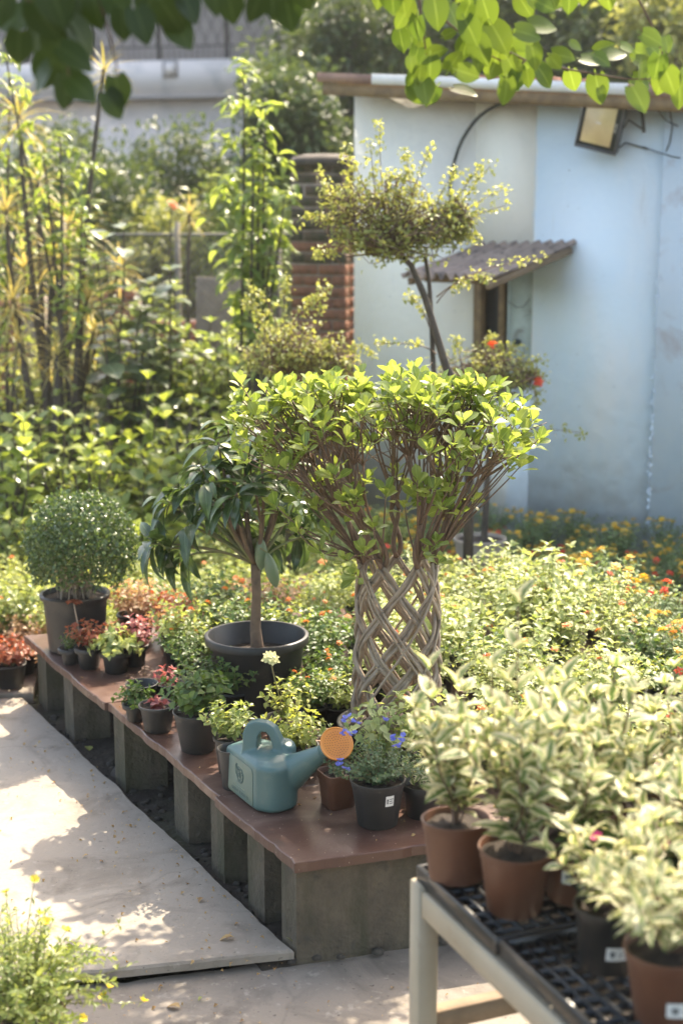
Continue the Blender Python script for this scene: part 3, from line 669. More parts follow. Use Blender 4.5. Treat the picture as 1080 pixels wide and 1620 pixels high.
for k in range(nr): F.append((c0, (k + 1) % nr, k)); F.append((c0 + 1, (len(levels) - 1) * nr + k, (len(levels) - 1) * nr + (k + 1) % nr))
mb.add(V, F)
# handle: flat loop rising flush with the back face and dropping to the spout side
def ribbon(mb, path, wx, wz, side, flare=None):
    """rounded-rectangle sweep"""
    n = len(path); K = 12; th = np.linspace(0, 2 * math.pi, K, endpoint=False); V = []
    p = np.array([list(q) for q in path]); tg = np.gradient(p, axis=0); tg /= np.linalg.norm(tg, axis=1)[:, None]
    s = np.array(side, float); s /= np.linalg.norm(s)
    for i in range(n):
        nn = np.cross(tg[i], s); nn /= np.linalg.norm(nn); f = (flare[i] if flare is not None else 1)
        kk = 1 / (np.abs(np.cos(th)) ** 3 + np.abs(np.sin(th)) ** 3) ** (1 / 3)
        for a, q in zip(th, kk): V.append(p[i] + s * math.cos(a) * q * wx * f + nn * math.sin(a) * q * wz)
    F = [(i * K + k, i * K + (k + 1) % K, (i + 1) * K + (k + 1) % K, (i + 1) * K + k) for i in range(n - 1) for k in range(K)]
    V += [p[0], p[-1]]; a0 = n * K
    for k in range(K): F.append((a0, (k + 1) % K, k)); F.append((a0 + 1, (n - 1) * K + k, (n - 1) * K + (k + 1) % K))
    mb.add(V, F)
hd = Vector((.97, -.24, 0)); hs = Vector((.24, .97, 0)); hb = ctr + Vector((-.060, .022, 0))
def hq(d, z, y=0): return list(hb + hd * d + hs * y + Vector((0, 0, z)))
ho = [(-.002, .08), (-.004, .13), (-.001, .205), (.010, .231), (.036, .241), (.068, .239), (.094, .225), (.110, .192), (.121, .14), (.130, .08)]
hi = [(.044, .08), (.044, .12), (.042, .165), (.044, .196), (.053, .211), (.068, .211), (.079, .200), (.088, .175), (.095, .13), (.100, .08)]
nh = len(ho); wd = [.036, .034, .026, .022, .020, .020, .021, .024, .030, .036]; V = []
for sgn in (-1, 1):
    V += [hq(d, z, sgn * w_ * .86) for (d, z), w_ in zip(ho, wd)] + [hq(d, z, sgn * w_) for (d, z), w_ in zip(hi, wd)]
def hi_(sd_, inn, k): return sd_ * 2 * nh + inn * nh + k
F = []
for k in range(nh - 1):
    F += [(hi_(0, 0, k), hi_(0, 0, k + 1), hi_(0, 1, k + 1), hi_(0, 1, k)), (hi_(1, 0, k), hi_(1, 1, k), hi_(1, 1, k + 1), hi_(1, 0, k + 1)), (hi_(0, 0, k), hi_(1, 0, k), hi_(1, 0, k + 1), hi_(0, 0, k + 1)), (hi_(0, 1, k), hi_(0, 1, k + 1), hi_(1, 1, k + 1), hi_(1, 1, k))]
for k in (0, nh - 1): F.append((hi_(0, 0, k), hi_(0, 1, k), hi_(1, 1, k), hi_(1, 0, k)))
mb.add(V, F)
# filler neck bump beside the handle foot, and spout
sp0 = ctr + Vector((.030, -.01, .058)); rose_c = P(519, 1180, G(445, 1288, BZ).y - .01) - co
ax = (rose_c - sp0); sp_end = sp0 + ax * .86
mb.tube([sp0 - ax * .12, sp0 + ax * .12, sp0 + ax * .3, sp0 + ax * .5, sp0 + ax * .7, sp_end], [.062, .058, .05, .038, .027, .019], 20)
mb.tube([ctr + Vector((.055, .01, .12)), ctr + Vector((.062, .0, .165)), ctr + Vector((.066, -.004, .178))], [.034, .029, .021], 18)
o = mb.obj('body', M['can'], can)
rm = o.modifiers.new('remesh', 'REMESH'); rm.mode = 'VOXEL'; rm.voxel_size = .0032; rm.use_smooth_shade = True
sm = o.modifiers.new('smooth', 'SMOOTH'); sm.factor = .5; sm.iterations = 8
# raised label panel on the back-left face
fx = (pB - pA).normalized(); fn = Vector((fx.y, -fx.x, 0)); mid = (pA + pB) / 2; FW = (pB - pA).length
if fn.dot(mid - ctr) < 0: fn = -fn
PW, PH = FW * .86, .116
def on_panel(x, z, d=.0): return mid + fx * x + Vector((0, 0, .010 + z)) + fn * (.0010 + d)
mb = MB(); V = []; pts = []
for (cx, cz, a0) in ((PW / 2 - .014, .014, -90), (PW / 2 - .014, PH - .014, 0), (-PW / 2 + .014, PH - .014, 90), (-PW / 2 + .014, .014, 180)):
    for k in range(5): a = rad(a0 + k * 22.5); pts.append((cx + .014 * math.cos(a), cz + .014 * math.sin(a)))
np_ = len(pts); V = [on_panel(x, z, -.003) for x, z in pts] + [on_panel(x * .99, z, .0006) for x, z in pts] + [on_panel(x * .95, PH / 2 + (z - PH / 2) * .96, .0012) for x, z in pts] + [on_panel(0, PH / 2, .0012)]
F = [(r_ * np_ + k, r_ * np_ + (k + 1) % np_, (r_ + 1) * np_ + (k + 1) % np_, (r_ + 1) * np_ + k) for r_ in (0, 1) for k in range(np_)] + [(2 * np_ + k, 2 * np_ + (k + 1) % np_, 3 * np_) for k in range(np_)]
mb.add([list(v) for v in V], F); panel = mb.obj('label_panel', M['can_label'], can); seg_smooth(panel, 30)
# emblem: line drawing, words under it
mb = MB(); er = random.Random(5)
def stroke(pts, w=.0011):
    mb.tube([list(on_panel(x, z, .0015)) for x, z in pts], w, 4)
for (cx, cz, rx, rz_, a0, a1) in ((.004, .072, .024, .022, 200, 380), (.004, .068, .018, .02, 190, 400), (-.018, .082, .009, .018, 60, 250), (.012, .074, .012, .014, 0, 300), (-.004, .062, .009, .01, 30, 330), (.016, .062, .008, .012, 0, 360), (-.012, .07, .006, .012, 20, 340), (.002, .085, .02, .008, 20, 150), (.001, .052, .013, .007, 180, 360)):
    stroke([(cx + rx * math.cos(rad(a0 + (a1 - a0) * k / 12)) + er.gauss(0, .0005), cz + rz_ * math.sin(rad(a0 + (a1 - a0) * k / 12)) + er.gauss(0, .0005)) for k in range(13)])
for k in range(6): x = -.024 + k * .004; stroke([(x, .092 - k * .002), (x + .002, .1 - k * .003), (x + .005, .086)])
stroke([(-.02, .09), (-.012, .06), (-.004, .05)]); stroke([(.0, .088), (.02, .09), (.006, .07), (.0, .088)])
mb.obj('emblem', M['can_print'], panel)
def text_mesh(name, body, size, mat, parent, M4, bold=.0, ext=.0003):
    cu = bpy.data.curves.new(name, 'FONT'); cu.body = body; cu.size = size; cu.extrude = ext; cu.offset = bold; cu.align_x = 'CENTER'; cu.resolution_u = 2
    to = bpy.data.objects.new(name, cu); C.objects.link(to)
    me = bpy.data.meshes.new_from_object(to, depsgraph=bpy.context.evaluated_depsgraph_get()); bpy.data.objects.remove(to)
    me.materials.clear(); me.materials.append(mat); o = link(name, me, parent); o.matrix_local = M4; return o
R3 = Matrix((fx, Vector((0, 0, 1)), fn)).transposed().to_4x4()
bpy.context.view_layer.update()
text_mesh('lettering', 'GREENY BURNA 12', .0132, M['can_print'], panel, Matrix.Translation(on_panel(0, .012, .0012)) @ R3 @ Matrix.Scale(1.0, 4), bold=.0004)
mb = MB()
for k in range(7): stroke([(-.036 + k * .0104, .033 - .0), (-.0285 + k * .0104, .034)], .0012)
mb.obj('faded_line', M['can_gold'], panel)
# collar and rose
axn = ax.normalized(); mb = MB()
mb.tube([sp0 + ax * .80, sp0 + ax * .80 + axn * .02], [.0225, .0215], 20); mb.obj('collar', M['can'], can)
rn = (Vector((-.05, -4.5, 1.75)).normalized() * .75 + Vector((.25, -.1, .28))).normalized()
mb = MB()
def oriented(profile, c, nrm, segs, mb, mi=0):
    q = nrm.to_track_quat('Z', 'Y').to_matrix(); m2 = MB(); m2.lathe(profile, segs); V = np.array(m2.V[0]) @ np.array(q).T + np.array(c); mb.add(V, m2.Q[0].tolist(), None, mi)
oriented([(.0, -.026), (.016, -.026), (.020, -.014), (.036, -.006), (.0475, -.001), (.0485, .003), (.046, .005), (.043, .003), (.0, .0045)], rose_c, rn, 40, mb)
mb.tube([sp0 + ax * .85, sp0 + ax * .93, rose_c - rn * .022], [.0185, .019, .0185], 18)
rose = mb.obj('rose', M['rose'], can); seg_smooth(rose, 35)
mb = MB(); q = rn.to_track_quat('Z', 'Y').to_matrix()
for ringk, (rr_, nn_) in enumerate(((.006, 5), (.013, 11), (.020, 17), (.027, 23), (.034, 29))):
    for k in range(nn_):
        a = k * 6.283 / nn_; p = Vector(rose_c) + q @ Vector((rr_ * math.cos(a), rr_ * math.sin(a), .0046)); m2 = MB(); oriented([(0, .0002), (.0013, .0002), (.0014, -.0004)], p, rn, 6, mb)
tag(mb.obj('hole', solid('rose_hole', (.25, .08, .02), bst=0), rose), kind='stuff')

can.scale = (1.1, 1.1, 1.1); can.location = co + Vector((.004, -.03, 0))

# ------------------------------------------------------------------ braided ficus
br = thing('braided_tree', 'tall potted ficus with a woven lattice trunk and broad light green crown', 'tree', (.195, 5.12, BZ))
mbr = br.location
pot_parts(br, .2, .16, .1, M['black_plastic'])
Hb, Zb = .60, .075; NS = 7; turns = 1.0 * math.pi
def brad(s): return .150 - .022 * max(s, 0) ** .8 + .004 * math.sin(s * 3.1)
ds = (2 * math.pi / NS) / (2 * turns); tops = []; r = random.Random(12)
for k in range(NS):
    for sg in (1, -1):
        ph = k * 2 * math.pi / NS + .25; S = np.linspace(-.03, 1.0, 44); base = []
        for s in S:
            a = ph + sg * turns * s + .05 * math.sin(s * 5 + k); rr_ = brad(s) + sg * .007 * math.cos(math.pi * s / ds)
            base.append((rr_ * math.cos(a), rr_ * .68 * math.sin(a), Zb + s * Hb))
        base = np.array(base); tg = np.gradient(base, axis=0); tg /= np.linalg.norm(tg, axis=1)[:, None]
        nr_ = base * [1, 1, 0]; nr_ /= np.linalg.norm(nr_, axis=1)[:, None]; sd_ = np.cross(tg, nr_)
        mb = MB(); nb = 3
        for j in range(nb):
            off = (j - (nb - 1) / 2) * .0112; wob = .0018 * np.sin(S * 23 + j * 2 + k)
            lag = rng.uniform(0, .02)
            p = base + sd_ * (off * (1 - .25 * S) + wob)[:, None] + nr_ * (.003 * math.cos(j * 3) + .0015 * np.sin(S * 17 + j))[:, None]
            mb.tube(p, (.0074 - .0018 * S) * rng.uniform(.82, 1.12) * (1 + .14 * np.sin(S * 31 + j * 5)), 8)
        mb.obj('braided_stem', M['strand'], br)
        tops.append((base[-1], tg[-1], sg))
# a few thin single stems wandering in the weave
mb = MB()
for k in range(9):
    a0 = r.uniform(0, 6.28); sg = r.choice((1, -1)); S = np.linspace(0, 1, 26)
    p = np.array([((brad(s) + .012) * math.cos(a0 + sg * turns * .8 * s), (brad(s) + .012) * .8 * math.sin(a0 + sg * turns * .8 * s), Zb + s * Hb * .98) for s in S]); mb.tube(p, .0048, 6)
mb.obj('thin_stem', M['strand'], br)
cx0 = P(607, 650, 5.12).x - mbr.x; ZT = P(600, 640, 5.12).z - mbr.z     # crown centre and height of leaf tops
tipsL = []
mbtw = MB()
def in_crown(r):
    while True:
        x, y = r.uniform(-1, 1), r.uniform(-1, 1); q = math.hypot(x, y)
        if q <= 1: break
    z = ZT + .10 - .09 * q ** 2 - (r.uniform(0, .28) if q > .72 else r.uniform(0, .07)) + .03 * math.sin(x * 9)
    return np.array([cx0 + x * .50 - .0, y * .34, z])
for i, (p0, tg, sg) in enumerate(tops):
    a = math.atan2(p0[1], p0[0]) + r.uniform(-.25, .25)
    def target():
        q = r.uniform(.3, .95); aa = a + r.uniform(-.45, .45); x, y = q * math.cos(aa), q * math.sin(aa)
        return np.array([cx0 + x * .48, y * .34, ZT + .10 - .10 * q ** 2 - (r.uniform(0, .2) if q > .75 else r.uniform(0, .06)) + .02 * math.sin(x * 9)])
    t0_ = target(); m1 = p0 * .8 + t0_ * .2 + np.array([0, 0, .04]); pth = bez(p0, p0 + tg * .06, m1 - (t0_ - p0) * .07, m1, 8)
    mb = MB(); mb.tube(pth, np.linspace(.0095, .0075, 8), 7)
    for b_ in range(4):
        tt = target(); c_ = m1 * .42 + tt * .58; c_[2] -= .01
        bow = np.array([math.cos(a), math.sin(a), 0]) * r.uniform(.0, .03)
        p2 = bez(m1, m1 * .7 + c_ * .3 + bow, m1 * .3 + c_ * .7 + bow + [0, 0, -.02], c_, 8); mb.tube(p2, np.linspace(.0056, .0036, 8), 6)
        for d_ in range(5):
            e_ = tt + np.array([r.uniform(-.13, .13), r.uniform(-.1, .1), r.uniform(-.06, .04)])
            p3 = bez(c_, c_ * .65 + e_ * .35 + rvec(r, .006), c_ * .3 + e_ * .7 + [0, 0, -.015], e_, 6); mbtw.tube(p3, np.linspace(.0034, .0018, 6), 5); tipsL.append((e_, p3[-1] - p3[-2]))
            if r.random() < .5: e2 = p3[3] + rvec(r, .04) + [0, 0, .05]; mbtw.tube([p3[3], (p3[3] + e2) / 2 + rvec(r, .004), e2], [.0022, .0018, .0012], 4)
            if r.random() < .13:
                jj = r.choice((2, 3, 4, 5)); e3 = p2[jj] + rvec(r, .035) + bow * 1.5 + [0, 0, .03]; mbtw.tube([p2[jj], (p2[jj] + e3) / 2, e3], [.002, .0017, .0012], 4); tipsL.append((e3, e3 - p2[jj]))
    mb.obj('branch', M['twig'], br)
# rim tips hanging lower at both sides, and low shoots around the lattice top
for (px, py, dY) in ((395, 640, 0), (380, 605, -.05), (430, 690, -.1), (450, 740, -.15), (470, 775, 0), (825, 685, 0), (820, 720, -.1), (805, 655, .1), (828, 635, -.05), (805, 740, -.1), (770, 700, -.15), (380, 625, .1), (405, 660, -.1), (470, 840, -.1), (505, 870, -.12), (545, 885, -.15), (520, 845, -.1), (455, 815, -.05), (435, 800, -.1),
                     (555, 790, -.2), (610, 780, -.22), (700, 800, -.2), (660, 760, -.25), (690, 855, -.14), (695, 885, -.15), (680, 870, -.13), (575, 870, -.2), (560, 910, -.15), (590, 830, -.2), (725, 740, -.2), (640, 800, -.1), (500, 800, -.1), (815, 670, -.2), (830, 665, .1), (790, 720, .05), (825, 705, .05), (780, 660, -.25), (760, 680, .1), (810, 690, -.05), (825, 735, 0), (705, 770, .05), (400, 665, .1), (370, 650, 0), (420, 720, .05)):
    e_ = np.array(list(P(px, py, 5.12 + dY) - mbr)); b0 = tops[min(range(len(tops)), key=lambda k: np.linalg.norm(tops[k][0][:2] - e_[:2]))][0] + [0, 0, .02]
    b1 = np.array([e_[0] * .65 + b0[0] * .35, e_[1] * .7, max(b0[2], min(e_[2] - .12, ZT - .2))])
    p3 = bez(b0, (b0 + b1) / 2 + [0, 0, .04], b1, e_, 7) + 0; mbtw.tube(p3, np.linspace(.0045, .002, 7), 5); tipsL.append((e_, p3[-1] - p3[-2]))
tag(mbtw.obj('twig', M['twig'], br), kind='stuff')
D, Nn, T, S = [], [], [], []
for (e_, tg) in tipsL:
    tg = tg / (np.linalg.norm(tg) + 1e-9); tg = tg * .6 + np.array([0, 0, .6]); tg /= np.linalg.norm(tg); a0 = r.uniform(0, 6.28)
    u_ = np.cross(tg, [1, .3, .2]); u_ /= np.linalg.norm(u_); v_ = np.cross(tg, u_); k = r.choice((5, 6, 7, 8))
    for j in range(k):
        a = a0 + j * 2.4; el = .25 + 1.5 * (j / k) ** 1.2; out = u_ * math.cos(a) + v_ * math.sin(a)
        d = out * math.cos(el * .9) + tg * (math.sin(el * .9) + .1) + rvec(r, .08); D.append(d); Nn.append(tg * 1.0 - out * .4 * el + rvec(r, .15)); T.append(e_ - tg * .028 * (1 - j / k) + out * .002); S.append(r.uniform(.6, 1.15) * (1 - .2 * (j / k > .8)))
R_ = frames(D, Nn, np.array(S)); T = np.array(T)
tmF = leaf('obovate', .056, .037, 5, .12, .25, pet=.006)
order = np.argsort(T[:, 1] - .6 * T[:, 2])      # nearest and topmost first
me = leaf_mesh('leaf', tmF, M['leaf_ficus'])
put_leaves(br, me, R_[order[:300]], T[order[:300]])
mb = MB(); mb.inst(tmF, (R_[order[300:]], T[order[300:]])); tag(mb.obj('foliage', M['leaf_ficus'], br), kind='stuff')

# ------------------------------------------------------------------ mango tree
mg = thing('mango_tree', 'young mango tree with long dark drooping leaves in a wide black tub', 'tree', (G(406, 1003, .58).x, G(406, 1003, .58).y, BZ))
pot_parts(mg, .186, .15, .28, M['black_plastic'], rim=.014, rimh=.03, soil_d=.085, segs=48)
mo = mg.location
hub = P(404, 893, mo.y) - mo; b0 = Vector((0, 0, .17))
mb = MB(); pth = [b0, b0 + Vector((.002, 0, .05)), b0.lerp(hub, .35) + Vector((-.004, 0, 0)), b0.lerp(hub, .7) + Vector((.003, 0, 0)), hub]
mb.tube([list(p) for p in pth], [.034, .026, .021, .018, .019], 14); mb.obj('trunk', M['bark'], mg)
wh = [(262, 868, 0), (292, 770, .1), (318, 735, -.05), (345, 700, .05), (390, 690, .1), (400, 762, -.12), (352, 795, -.1), (430, 805, .08), (455, 735, .12), (478, 850, .1), (420, 850, .15), (330, 800, .12), (370, 740, .15), (445, 700, .0), (400, 720, .15), (380, 820, .12), (440, 770, -.05), (262, 790, .1), (300, 830, -.05), (290, 880, .08), (325, 760, -.12), (360, 670, .1), (335, 735, .1), (470, 790, .15), (410, 685, -.1), (240, 860, .0), (375, 780, -.2)]
Lm = [leaf('lance', .17, .05, 6, .2, .9, pet=.008, wave=.02), leaf('lance', .14, .045, 6, .2, 1.3, pet=.006, wave=.03)]
mes = [leaf_mesh('leaf', l, M['leaf_mango']) for l in Lm]; r = random.Random(21)
limbs = []
for (px, py, dy) in wh:
    e_ = P(px, py, mo.y + dy) - mo
    side = -1 if e_.x < hub.x else 1; el = hub + Vector((side * .04 + .35 * (e_.x - hub.x), .35 * e_.y, .06 + .25 * max(0, e_.z - hub.z)))
    mb = MB(); p3 = bez(hub, hub.lerp(el, .6), el, e_, 8); mb.tube(p3, np.linspace(.0105 if py < 800 else .006, .0035, 8), 7); mb.obj('limb', M['bark'] if abs(px - 400) < 70 else M['greenstem'], mg)
    D, Nn, T, S = [], [], [], []
    k = r.choice((10, 11, 12)); tg = p3[-1] - p3[-2]; tg /= np.linalg.norm(tg); u_ = np.cross(tg, [.2, 1, .1]); u_ /= np.linalg.norm(u_); v_ = np.cross(tg, u_); a0 = r.uniform(0, 6)
    for j in range(k):
        a = a0 + j * 2.4; out = u_ * math.cos(a) + v_ * math.sin(a); d = out + tg * r.uniform(.1, .7) + np.array([0, 0, -.25]) + rvec(r, .12)
        D.append(d); Nn.append(np.array([0, 0, 1.0]) + tg * .4 + rvec(r, .15)); T.append(p3[-1] - tg * r.uniform(0, .03)); S.append(r.uniform(.75, 1.08))
    R_ = frames(D, Nn, np.array(S)); k2 = len(T) // 2
    put_leaves(mg, mes[0], R_[:k2], T[:k2]); put_leaves(mg, mes[1], R_[k2:], T[k2:])
for (px, py, l_, tilt, dY) in ((413, 876, .068, .0, -.02), (437, 901, .075, .25, -.06)):
    mb = MB(); prf = [(.0005, 0)] + [(.029 * math.sin(math.pi * q) ** .6 * (1 - .12 * q), q * l_ * 1.9) for q in np.linspace(.06, .94, 9)] + [(.0005, l_ * 1.9)]
    mb.lathe(prf, 18); o = mb.obj('fruit', M['mango_fruit'], mg); o.location = P(px, py, mo.y + dY) - mo - Vector((0, 0, l_ * .95)); o.rotation_euler = (0, -tilt, 0); o.scale = (.9, .7, 1)
    ms = MB(); tp = o.location + Vector((-math.sin(tilt) * l_ * 1.9, 0, math.cos(tilt) * l_ * 1.9)); ms.tube([list(tp), list(tp.lerp(hub + Vector((0, 0, .06)), .5) + Vector((0, -.01, .01))), list(hub + Vector((.01, 0, .08)))], .003, 5); ms.obj('fruit_stalk', M['greenstem'], mg)

# ------------------------------------------------------------------ clipped ball shrub
tb = thing('ball_topiary', 'dome-clipped small-leaved shrub in a tall black pot at the far left end of the bench', 'topiary', tuple(G(122, 1026, BZ)))
pot_parts(tb, .138, .118, .25, M['black_plastic'], rim=.014, rimh=.02, soil_d=.02)
to_ = tb.location; cc = P(128, 862, to_.y) - to_; r = random.Random(31)
N_ = 9500; th = rng.uniform(0, 2 * math.pi, N_); cz = rng.uniform(-.72, 1, N_); sr = np.sqrt(1 - cz ** 2)
nrm = np.stack([sr * np.cos(th), sr * np.sin(th), cz], 1)
rr_ = .235 * (1 - np.abs(rng.normal(0, .07, N_))) * (1 + .03 * np.sin(th * 5 + cz * 4) + .03 * np.sin(th * 3 - cz * 7) + .025 * np.sin(th * 9 + cz * 11)) + np.abs(rng.normal(0, .012, N_)) * (rng.random(N_) < .12) * 2 + rng.normal(0, .005, N_)
inner = rng.random(N_) < .25; rr_[inner] *= rng.uniform(.5, .9, inner.sum())
pos = nrm * rr_[:, None] * [1, 1, .95]; keep = ~((cz < -.35) & (rng.random(N_) < (-.35 - cz) * 1.3)); pos = pos[keep] + np.array(cc); nrm = nrm[keep]
Dd = nrm * .4 + rng.normal(0, .7, nrm.shape); mb = MB(); mb.inst(leaf('ovate', .02, .014, 2, .2, .3), (frames(Dd, nrm + rng.normal(0, .4, nrm.shape), rng.uniform(.7, 1.2, len(nrm))), pos))
tag(mb.obj('foliage', M['leaf_tiny'], tb), kind='stuff')
paths = []
for k in range(60):
    j = r.randrange(len(pos)); e_ = pos[j]; b0 = np.array([r.choice((-.05, .0, .055)) + r.gauss(0, .008), r.gauss(0, .03), .235]); paths.append(bez(b0, b0 + [0, 0, .12], (b0 + e_) / 2, e_ * .96 + b0 * .04, 7))
mb = MB()
for x in (-.05, 0, .055): mb.tube(bez((x, 0, .22), (x, .01, .3), (x * 1.4, 0, .36), (x * 2, 0, .45), 7), np.linspace(.009, .005, 7), 7)
mb.obj('trunk', M['strand'], tb); stems_obj(paths, .003, .001, M['strand'], tb)

# ------------------------------------------------------------------ potted plants along the bench edge and among the bed
def potted(name, label, cat, px, py, rt, rb, h, mat, z=BZ, plant=None, leafobj=None, group=None, **kw):
    g = G(px, py, z); t = thing(name, label, cat, (g.x, g.y, z), 0, group)
    pot_parts(t, rt, rb, h, mat, **kw); return t
def fill(t, h0, H, R, nst, npair, tm, mat, seed, as_parts=False, stem='greenstem', **kw):
    r = random.Random(seed); paths, R_, T, tips = grow(r, H, R, nst, npair, **kw)
    T = T + [0, 0, h0]
    if as_parts:
        me = leaf_mesh('leaf', tm, M[mat]); put_leaves(t, me, R_[:300], T[:300])
        if len(T) > 300: mb = MB(); mb.inst(tm, (R_[300:], T[300:])); tag(mb.obj('foliage', M[mat], t), kind='stuff')
    else:
        mb = MB(); mb.inst(tm, (R_, T)); tag(mb.obj('foliage', M[mat], t), kind='stuff')
    stems_obj(paths, .0022, .0009, M[stem], t, z0=h0)
    return [np.array(q) + [0, 0, h0] for q in tips]
lv_s = leaf('ovate', .032, .02, 3, .25, .5); lv_m = leaf('ovate', .045, .028, 3, .2, .6); lv_xs = leaf('ovate', .02, .012, 2, .2, .4)
BP, GP = M['black_plastic'], M['grey_plastic']
t = potted('potted_plant', 'small black pot with a few green leaves beside the tall topiary pot', 'potted plant', 112, 1050, .04, .03, .07, BP); fill(t, .06, .08, .05, 8, 4, lv_xs, 'leaf_lantana_dark', 1)
t = potted('potted_plant', 'black pot with a russet-red leafed plant next to the topiary', 'potted plant', 142, 1056, .05, .04, .09, BP); fill(t, .08, .12, .1, 18, 5, lv_s, 'leaf_red', 2)
t = potted('potted_plant', 'thin stem topped by an orange-red leaf tuft before the topiary pot', 'potted plant', 128, 1048, .04, .03, .07, BP)
pth = bez((0, 0, .05), (.005, 0, .12), (-.01, 0, .18), (-.02, 0, .26), 7); stems_obj([pth], .004, .003, M['strand'], t); mb = MB(); r = random.Random(4)
mb.inst(lv_m, (frames([[math.cos(a), math.sin(a), .2 + .3 * (a % 1)] for a in np.arange(0, 22, 1.3)], [[0, 0, 1]] * 17, .9), np.array([pth[-1]] * 17))); tag(mb.obj('foliage', M['leaf_red'], t), kind='stuff')
t = potted('potted_plant', 'black pot trailing pale cream-green leaves over the board', 'potted plant', 184, 1063, .055, .045, .09, BP); fill(t, .08, .13, .11, 20, 6, lv_m, 'leaf_lantana_pale', 3, droop=.5)
t = potted('potted_plant', 'black pot with dull red leaves behind the trailing pale plant', 'potted plant', 214, 1052, .05, .04, .09, BP); fill(t, .08, .13, .1, 14, 4, lv_m, 'leaf_pink', 5)
t = potted('plant_pot', 'almost empty black pot with a light worn rim, left of the pink-leaved pot', 'pot', 226, 1126, .058, .046, .115, BP, rim=.006, rimh=.008, soil_d=.05)
t = potted('potted_plant', 'small pot of fine light green leaves at the bench edge beside the pink-leaved pot', 'potted plant', 214, 1140, .036, .028, .07, BP); fill(t, .06, .1, .08, 16, 5, lv_s, 'leaf_lantana_dark', 6, droop=.4)
t = potted('potted_plant', 'dark grey pot holding a small rosette of dusky pink leaves', 'potted plant', 250, 1155, .064, .048, .10, GP, rim=.006, band=True); fill(t, .085, .03, .035, 7, 2, leaf('round', .045, .038, 4, .1, .5), 'leaf_pink', 7, as_parts=True, sc=(.6, .9))
t = potted('potted_plant', 'black pot with a purple-red leafy plant behind the pink rosette', 'potted plant', 268, 1120, .056, .044, .105, BP, rim=.006, rimh=.01)
fill(t, .09, .07, .06, 8, 3, lv_s, 'leaf_pink', 8)
t = potted('potted_plant', 'grey-black pot of round dark green leaves in the middle of the bench edge', 'potted plant', 313, 1186, .082, .058, .145, GP, rim=.005, band=True, rimh=.012); fill(t, .13, .16, .13, 26, 6, lv_m, 'leaf_lantana_dark', 9, as_parts=True)
t = potted('potted_plant', 'black pot of bright serrated green leaves touching the watering can', 'potted plant', 366, 1222, .056, .042, .13, BP, rim=.005, rimh=.012); fill(t, .12, .13, .11, 24, 6, lv_s, 'leaf_garden', 10)
t = potted('plant_pot', 'empty black pot with a pale rim pressed against the watering can', 'pot', 370, 1246, .05, .037, .14, GP, rim=.004, rimh=.006, soil=True, soil_d=.06)
t = potted('potted_plant', 'black bucket of loose light green plant behind the watering can', 'potted plant', 452, 1186, .073, .06, .12, BP, rim=.007, rimh=.012); tips = fill(t, .1, .17, .1, 14, 5, lv_s, 'leaf_yellowgreen', 11, elev=.3)
pth = bez((0, 0, .1), (-.02, 0, .2), (-.04, -.02, .27), (-.05, -.02, .34), 7); stems_obj([pth], .003, .002, M['greenstem'], t); put_flower(t, flower_head('flower', M['cream'], .028, 14), pth[-1], r, 1.2)
t = potted('potted_plant', 'low black pot of bright green leaves between the watering can and the orange rose', 'potted plant', 470, 1222, .07, .055, .1, BP, rim=.006); fill(t, .09, .12, .13, 20, 6, lv_s, 'leaf_yellowgreen', 12)
t = potted('planter', 'pale pinkish rectangular planter behind the rose of the watering can', 'planter', 516, 1205, .052, .044, .1, M['pale_terracotta'], sq=9, rim=.006, rimh=.02); t.rotation_euler.z = ang_v; fill(t, .08, .05, .05, 10, 3, lv_xs, 'leaf_grey', 13)
t = potted('planter', 'square terracotta planter beside the blue-flowered pot', 'planter', 534, 1274, .052, .043, .118, M['terracotta'], sq=8, rim=.004, rimh=.025); t.rotation_euler.z = ang_v + .15; fill(t, .1, .04, .05, 8, 3, lv_xs, 'leaf_grey', 14)
t = potted('potted_plant', 'dark grey pot of tiny-leaved plant dotted with blue flowers and a white sticker', 'potted plant', 597, 1303, .083, .062, .15, GP, rim=.005, band=True, rimh=.012)
sticker(t, .083, .062, .15, -1.1, .085, .12, .028); tips = fill(t, .13, .145, .16, 60, 9, lv_xs, 'leaf_grey', 15, droop=.2, t0=.15); r = random.Random(15)
for (px, py, dy) in ((548, 1138, 0), (556, 1160, -.03), (540, 1162, 0), (612, 1142, 0), (618, 1167, -.04), (632, 1168, -.03), (545, 1215, -.05), (538, 1205, -.04), (563, 1145, -.03), (628, 1180, -.05)):
    for j in range(3): put_flower(t, FB, P(px + r.uniform(-6, 6), py + r.uniform(-5, 5), t.location.y + dy) - t.location, r, 1.0)
t = potted('potted_plant', 'small black pot half hidden behind the leftmost terracotta pot of the table', 'potted plant', 668, 1290, .062, .05, .11, BP, rim=.005); fill(t, .1, .1, .09, 14, 5, lv_s, 'leaf_varieg', 16)
t = potted('potted_plant', 'grey pot with a white tag right of the woven trunk', 'potted plant', 925, 1160, .075, .058, .14, GP, rim=.006); sticker(t, .075, .058, .14, -1.35, .08, .115, .03); fill(t, .12, .14, .12, 18, 5, lv_s, 'leaf_lantana_pale', 17)
t = potted('plant_pot', 'empty black pot with a thick round rim at the right of the bench', 'pot', 1000, 1160, .058, .045, .1, BP, rim=.008, rimh=.014, soil_d=.05)
t = potted('potted_plant', 'black pot of dark green leaves at the right edge of the photo behind the table', 'potted plant', 1050, 1150, .07, .055, .13, BP); fill(t, .12, .15, .13, 20, 6, lv_s, 'leaf_lantana_dark', 18)
